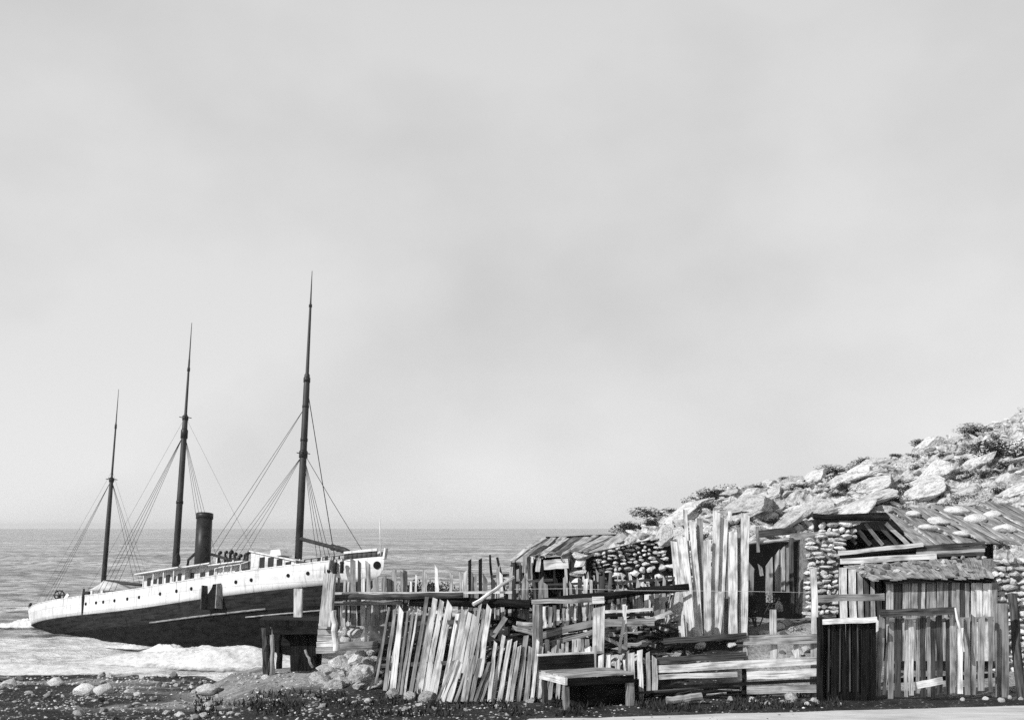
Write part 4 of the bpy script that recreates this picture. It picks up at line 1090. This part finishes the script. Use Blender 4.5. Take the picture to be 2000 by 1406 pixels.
# right hut: doorway, stone pier, dark gable and plank roof weighted with stones
t = thing('stone_hut', P(1680, 1190, 28), 'larger stone hut with an open doorway and a plank roof weighted with stones', 'hut')
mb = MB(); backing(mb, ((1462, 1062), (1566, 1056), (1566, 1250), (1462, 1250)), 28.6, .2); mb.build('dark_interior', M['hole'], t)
part_log('lintel', 'mixed', t, 1462, 1061, 1541, 1053, 27.4, .04, n=8); part_board('lintel_beam', 'dim', t, 1478, 1043, 1552, 1036, 27.6, 14, .12, yaw=0); part_board('lintel_beam', 'mid', t, 1544, 1049, 1600, 1044, 27.5, 13, .1, yaw=0)
part_board('door_post', 'mixed', t, 1481, 1078, 1479, 1028, 27.3, 6, .06); part_board('door_post', 'dim', t, 1547, 1200, 1545, 1050, 27.4, 9, .1, yaw=-.3)
d = MB(); bpx(d, 1519, 1156, 1518, 1078, 27.5, 9, .03, yaw=-.3, slant=.7); bpx(d, 1528, 1156, 1528, 1070, 27.5, 10, .03, yaw=-.3, slant=.6); bpx(d, 1538, 1156, 1538, 1062, 27.5, 11, .03, yaw=-.3, slant=.5); d.build('door', M['mid'], t)
part_board('broken_board', 'mixed', t, 1503, 1176, 1502, 1096, 27.3, 13, .03, slant=.7); part_board('broken_board', 'mixed', t, 1466, 1162, 1468, 1104, 27.3, 11, .03, slant=-.6); part_board('broken_board', 'mid', t, 1488, 1124, 1484, 1104, 27.3, 7, .03, slant=-.6)
q = ((1572, 1050), (1640, 1036), (1640, 1200), (1566, 1200)); mb = MB(); backing(mb, q, 27.0, .6); mb.build('pier_core', M['mortar'], t)
mb = MB(); wall_face(mb, q, 27.0, 16, 16, depth=.12); mb.build('pier', M['stone'], t)
mb = MB(); backing(mb, ((1596, 1006), (1730, 1000), (1800, 1075), (1596, 1075)), 27.6, .3); mb.build('gable', M['dark'], t)
mb = MB(); wall_face(mb, ((1592, 1022), (1666, 1016), (1672, 1056), (1592, 1050)), 27.4, 3, 18, depth=.12); mb.build('gable_stones', M['stone'], t)
for x0, y0, x1, y1, w_, m_ in ((1672, 1062, 1640, 1028, 6, 'dim'), (1700, 1064, 1664, 1022, 8, 'dim'), (1724, 1064, 1690, 1022, 7, 'mid'), (1752, 1064, 1712, 1020, 8, 'dim'), (1774, 1064, 1730, 1022, 8, 'mixed')): part_board('gable_board', m_, t, x0, y0, x1, y1, 27.45, w_, .03, yaw=0)
part_log('wall_plate', 'dark', t, 1588, 1008, 1735, 1012, 27.3, .07); part_log('wall_plate', 'mid', t, 1640, 1019, 1740, 1013, 27.35, .03)
rf = MB(); n = 19
for i in range(n):
    u = i / (n - 1); A = P(mix(1724, 1960, u), mix(1002, 981, u) + R.uniform(-4, 4), 29.6); B = P(mix(1806, 2110, u) + R.uniform(-8, 8), mix(1066, 1058, u) + R.uniform(-5, 3), 26.6 + R.uniform(-.05, .15))
    rf.board(A + Vector((0, 0, R.uniform(-.02, .05))), B, R.uniform(.24, .36), .035, (.25, -.5, 1), seg=4, warp=.02)
rf.build('roof', M['mid'], t)
part_board('barge_board', 'mid', t, 1800, 1068, 1722, 1000, 26.6, 8, .05, Y2=29.6, yaw=0)
for i in range(4): part_board('eave_board', R.choice(('mid', 'dim')), t, 1790, 1069 + i * 6, 1926 + R.uniform(-6, 4), 1060 + i * 7, 26.4 - i * .05, 6.2, .04, yaw=0, seg=5)
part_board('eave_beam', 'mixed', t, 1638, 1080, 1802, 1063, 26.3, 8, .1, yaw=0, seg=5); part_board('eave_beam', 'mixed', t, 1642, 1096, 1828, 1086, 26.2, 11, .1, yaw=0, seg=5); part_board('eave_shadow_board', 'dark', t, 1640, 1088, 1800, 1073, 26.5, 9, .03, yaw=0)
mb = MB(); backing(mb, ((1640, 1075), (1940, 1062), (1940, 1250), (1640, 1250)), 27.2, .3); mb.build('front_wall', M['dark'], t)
for px, py, w, h, lab in ((1812, 1036, 26, 10, 'long pale stone lying across the lower planks of the roof'), (1834, 1024, 30, 12, 'oval white stone on the roof, second from the gable end'), (1905, 1022, 30, 15, 'large oval white stone weighing down the roof planks'), (1938, 1012, 24, 12, 'pale stone on the upper roof beside the large oval one'),
                          (1784, 1008, 20, 9, 'small pale stone near the top edge of the roof'), (1868, 1004, 34, 13, 'pale slab lying high on the roof planks'), (1962, 1040, 32, 14, 'pale stone on the last roof planks'), (1880, 1046, 26, 9, 'flat pale stone close to the eaves of the roof')):
    u = (py - 995) / 68; px_rock(px, py, w * 1.3, h * 1.25, 'whitestone', lab, 'stone', None, 'roof_stone', Y=mix(29.6, 26.7, max(0, min(1, u))) - .1, tilt=.15, sink=.1, rz=R.uniform(-.4, .4))

# lean-to shed in front of it
t = thing('lean_to_shed', P(1790, 1250, 24.6), 'lean-to shed of grey upright boards in front of the larger hut', 'shed')
rf = MB(); n = 26
for i in range(n):
    u = (i + .5) / n; A = P(mix(1648, 1922, u), mix(1106, 1088, u) + R.uniform(-2, 2), 26.1); B = P(mix(1706, 1938, u), mix(1131, 1127, u) + R.uniform(-3, 3), 24.2); rf.board(A, B, .135 * R.uniform(.85, 1.2), .025, (0, -.3, 1), seg=3, warp=.015)
rf.build('roof', M['mid'], t)
mb = MB(); bpx(mb, 1728, 1137, 1938, 1132, 24.3, 6, .1, yaw=0, seg=5); mb.build('eave_beam', M['dark'], t)
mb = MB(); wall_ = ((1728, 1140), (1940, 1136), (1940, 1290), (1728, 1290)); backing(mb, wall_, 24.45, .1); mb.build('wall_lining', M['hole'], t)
x = 1732.0
while x < 1940:
    w_ = R.uniform(7, 17); m_ = 'pale' if 1886 < x < 1922 else R.choice(('mid', 'mid', 'mixed', 'dim')); part_board('wall_board', m_, t, x + w_ / 2, 1290, x + w_ / 2 + R.uniform(-1.5, 1.5), 1139 - R.uniform(0, 3), 24.42, w_, .03, yaw=R.uniform(-.1, .05)); x += w_ * 1.06
for x0, x1, y1, w_, m_ in ((1650, 1646, 1108, 15, 'pale'), (1668, 1664, 1112, 14, 'pale'), (1683, 1680, 1118, 10, 'mid'), (1696, 1690, 1122, 8, 'dim'), (1706, 1704, 1126, 8, 'mixed'), (1718, 1716, 1130, 10, 'dim')): part_board('wall_board', m_, t, x0, 1260, x1, y1, 25.0, w_, .03)
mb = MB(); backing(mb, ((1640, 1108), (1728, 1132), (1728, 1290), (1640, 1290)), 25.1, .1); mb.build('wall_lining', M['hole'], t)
part_board('cross_rail', 'mid', t, 1590, 1169, 1727, 1165, 24.0, 13, .06, yaw=0, seg=5)
for k in range(46):
    u = R.random(); px = mix(1660, 1930, u); w = R.random(); p = P(mix(px, px + 16 * (1 - u), w), mix(1103 - 14 * u, 1128 - 2 * u, w) - 3, mix(26.0, 24.4, w)); s = R.uniform(.03, .09)
    put_rock(p, (s * 1.4, s, s * .7), 'cobble', 'small stone among the litter on the lean-to roof', 'stone', 'small stones on the lean-to roof', name='roof_pebble', tilt=.4)

# dark plank gate and the picket fence before the shed
t = thing('plank_gate', at_ground(1660, 22.2), 'dark tarred plank gate with a pale top rail, left of the picket fence', 'gate')
for i in range(11):
    x = 1607 + i * 9.9; part_board('gate_board', 'dark', t, x, 1366, x + R.uniform(-1, 1), 1212 + R.uniform(-2, 3), 22.15, 9.7, .03, yaw=.25, seg=2, warp=.003)
part_board('top_rail', 'pale', t, 1606, 1214, 1712, 1209, 22.05, 10, .07, yaw=0); part_board('gate_post', 'dark', t, 1601, 1372, 1601, 1205, 22.1, 8, .12, yaw=.2)
for x in (1618, 1640, 1660, 1676): part_board('batten', 'dim', t, x, 1350, x + R.uniform(-2, 2), 1216, 22.1, 2.2, .02, yaw=0, warp=.002, seg=2)
t = thing('picket_fence', at_ground(1830, 22.4), 'grey picket fence with a dark rail standing before the lean-to shed', 'fence')
x = 1708.0
while x < 1944:
    w_ = R.uniform(6, 13); lean = (12 if x < 1738 else 0) * R.uniform(.6, 1.3) + R.uniform(-1.5, 1.5); top = 1204 + R.uniform(-8, 10) + (8 if x < 1740 else 0)
    part_board('picket', R.choice(('mixed2', 'mid', 'mid', 'mixed', 'dim')), t, x - lean * .5, 1364 + R.uniform(-8, 3) - .05 * (x - 1708), x + lean * .5, top, 22.35 + R.uniform(-.04, .04), w_, .03, slant=R.uniform(-.5, .5)); x += w_ * R.uniform(1.08, 1.5)
part_board('fence_rail', 'dim', t, 1720, 1197, 1867, 1192, 22.15, 14, .07, yaw=0, seg=5); part_board('fence_rail', 'dim', t, 1726, 1330, 1942, 1318, 22.5, 9, .05, yaw=0)
part_board('fence_rail', 'mid', t, 1738, 1211, 1940, 1208, 22.45, 9, .05, yaw=0); part_board('fence_post', 'mixed', t, 1957, 1362, 1956, 1178, 22.6, 24, .06, yaw=-.2, seg=3); part_board('stay', 'pale', t, 1882, 1272, 1866, 1186, 22.1, 4, .03)
mb = MB(); bpx(mb, 1791, 1338, 1841, 1328, 22.0, 13, .04, yaw=0); tag(mb.build('loose_board', M['pale']), 'short pale board propped against the foot of the picket fence', 'board')
t = thing('stone_wall', P(1975, 1300, 24.2), 'rough wall of pale fieldstones at the end of the lean-to shed', 'wall')
q = ((1936, 1092), (2030, 1090), (2030, 1360), (1936, 1360)); mb = MB(); backing(mb, q, 24.6, .5); mb.build('wall_core', M['mortar'], t)
mb = MB(); wall_face(mb, q, 24.6, 22, 19, depth=.13); mb.build('stone_face', M['stone'], t)
mb = MB(); mb.log(P(1996, 1364, 22.4), P(1976, 1160, 23.2), .10, .09, n=9); tag(mb.build('leaning_log', M['dim']), 'thick grey log leaning against the stone wall at the end of the fence', 'log')
for px, py, w, h, lab in ((1960, 1352, 20, 12, 'white oval stone at the end of the picket fence, beside another'), (1986, 1350, 22, 14, 'white rounded stone nearest the leaning log'), (1956, 1370, 14, 10, 'small pale stone on the verge by the end of the picket fence')): px_rock(px, py, w, h, 'stone', lab, 'stone', None, 'stone', sink=.2)
for px, py in ((1925, 1366), (1880, 1368), (1972, 1364), (1994, 1366), (1940, 1360), (1856, 1362), (1900, 1358), (1640, 1376), (1576, 1376), (1500, 1374)):
    px_rock(px, py, R.uniform(8, 13), R.uniform(6, 9), 'stone', 'small pale stone along the verge below the picket fence', 'stone', 'small stones on the verge', 'stone', sink=.25)
shrub(Vector((P(1478, 0, 26.2).x, 26.2, P(0, 1216, 26.2).z)), .42, 1.0, 'dark bush beside the open hut doorway, right of the tall boards')
# weeds behind the old picket fence
for px, Y, sx, sz, lab in ((790, 27, .35, .8, 'thin dark bush behind the pickets, nearest the ship'), (835, 27, .5, .9, 'dark straggly bush behind the middle of the old pickets'), (872, 27, .45, .85, 'dark bush behind the tallest dark stakes'), (1010, 28, .5, .9, 'dark bush beside the left hut roof')):
    shrub(Vector((P(px, 0, Y).x, Y, P(px, 1190, Y).z)), sx, sz * 1.12, lab)

# thin sea haze round the whole place
mb = MB(); mb.box(Vector((0, 4700, 16)), 16000, 9800, 40); hz = mb.build('haze', M['hole']); hz.data.materials.clear()
hm = bpy.data.materials.new('sea_haze'); hm.use_nodes = True; hn = hm.node_tree; hn.nodes.remove(hn.nodes['Principled BSDF'])
pv = N(hn, 'ShaderNodeVolumePrincipled', Density=.00010, Anisotropy=0.0); pv.inputs['Color'].default_value = (.95, .95, .95, 1); hn.links.new(pv.outputs[0], hn.nodes['Material Output'].inputs['Volume'])
hz.data.materials.append(hm); tag(hz, 'thin pale haze over the sea and shore', 'haze', kind='stuff')

# ------------------------------------------------------------------ light, sky, camera
sun_dir = Vector((-.62, -.50, .60)).normalized()
sl = bpy.data.lights.new('sun', 'SUN'); sl.energy = 4.6; sl.angle = math.radians(.6); sl.color = (1, 1, 1)
so = bpy.data.objects.new('sun', sl); COL.objects.link(so); so.rotation_euler = (-sun_dir).to_track_quat('-Z', 'Y').to_euler(); so.location = (-40, -20, 60)
w = bpy.data.worlds.new('World'); SC.world = w; w.use_nodes = True; nt = w.node_tree; bg = nt.nodes['Background']
sk = nt.nodes.new('ShaderNodeTexSky'); sk.sky_type = 'NISHITA'; sk.sun_disc = False; sk.sun_elevation = math.asin(sun_dir.z); sk.sun_rotation = math.atan2(sun_dir.x, sun_dir.y)
sk.air_density = 1.0; sk.dust_density = 2.0
sp = nt.nodes.new('ShaderNodeSeparateColor'); nt.links.new(sk.outputs[0], sp.inputs[0])
v_ = math_n(nt, 'ADD', math_n(nt, 'MULTIPLY', sp.outputs[0], .5), math_n(nt, 'MULTIPLY', sp.outputs[1], .5))
tc = nt.nodes.new('ShaderNodeTexCoord'); sx = nt.nodes.new('ShaderNodeSeparateXYZ'); nt.links.new(tc.outputs['Generated'], sx.inputs[0])
# a thin bright haze, darkened overhead to lower the ambient light
veil = ramp(nt, sx.outputs[2], [(0.0, .80), (.14, .73), (.42, .655), (.62, .22), (1, .12)])
v_ = math_n(nt, 'ADD', math_n(nt, 'MULTIPLY', v_, .10), math_n(nt, 'MULTIPLY', veil, 8.2))
mp_ = N(nt, 'ShaderNodeMapping', Scale=(1.3, 1.3, 1.9)); nt.links.new(tc.outputs['Generated'], mp_.inputs[0])
n1 = N(nt, 'ShaderNodeTexNoise', Scale=1.9, Detail=6.0, Roughness=.5); nt.links.new(mp_.outputs[0], n1.inputs[0])
cl = ramp(nt, n1.outputs[0], [(.34, .84), (.58, 1.03)])
nt.links.new(math_n(nt, 'MULTIPLY', v_, cl), bg.inputs[0]); bg.inputs[1].default_value = .12

cam = bpy.data.cameras.new('camera'); co = bpy.data.objects.new('camera', cam); COL.objects.link(co)
co.location = (0, 0, CZ); co.rotation_euler = (math.radians(90), 0, 0)
cam.sensor_width = 36; cam.lens = FPX / 2000 * 36; cam.shift_y = (1030 - 703) / 2000; cam.clip_end = 20000; cam.clip_start = .1
SC.camera = co
SC.view_settings.view_transform = 'Standard'; SC.view_settings.look = 'None'; SC.view_settings.exposure = 0; SC.view_settings.gamma = 1; SC.view_settings.use_curve_mapping = False
SC.render.engine = 'CYCLES'; SC.cycles.max_bounces = 5; SC.cycles.use_denoising = False
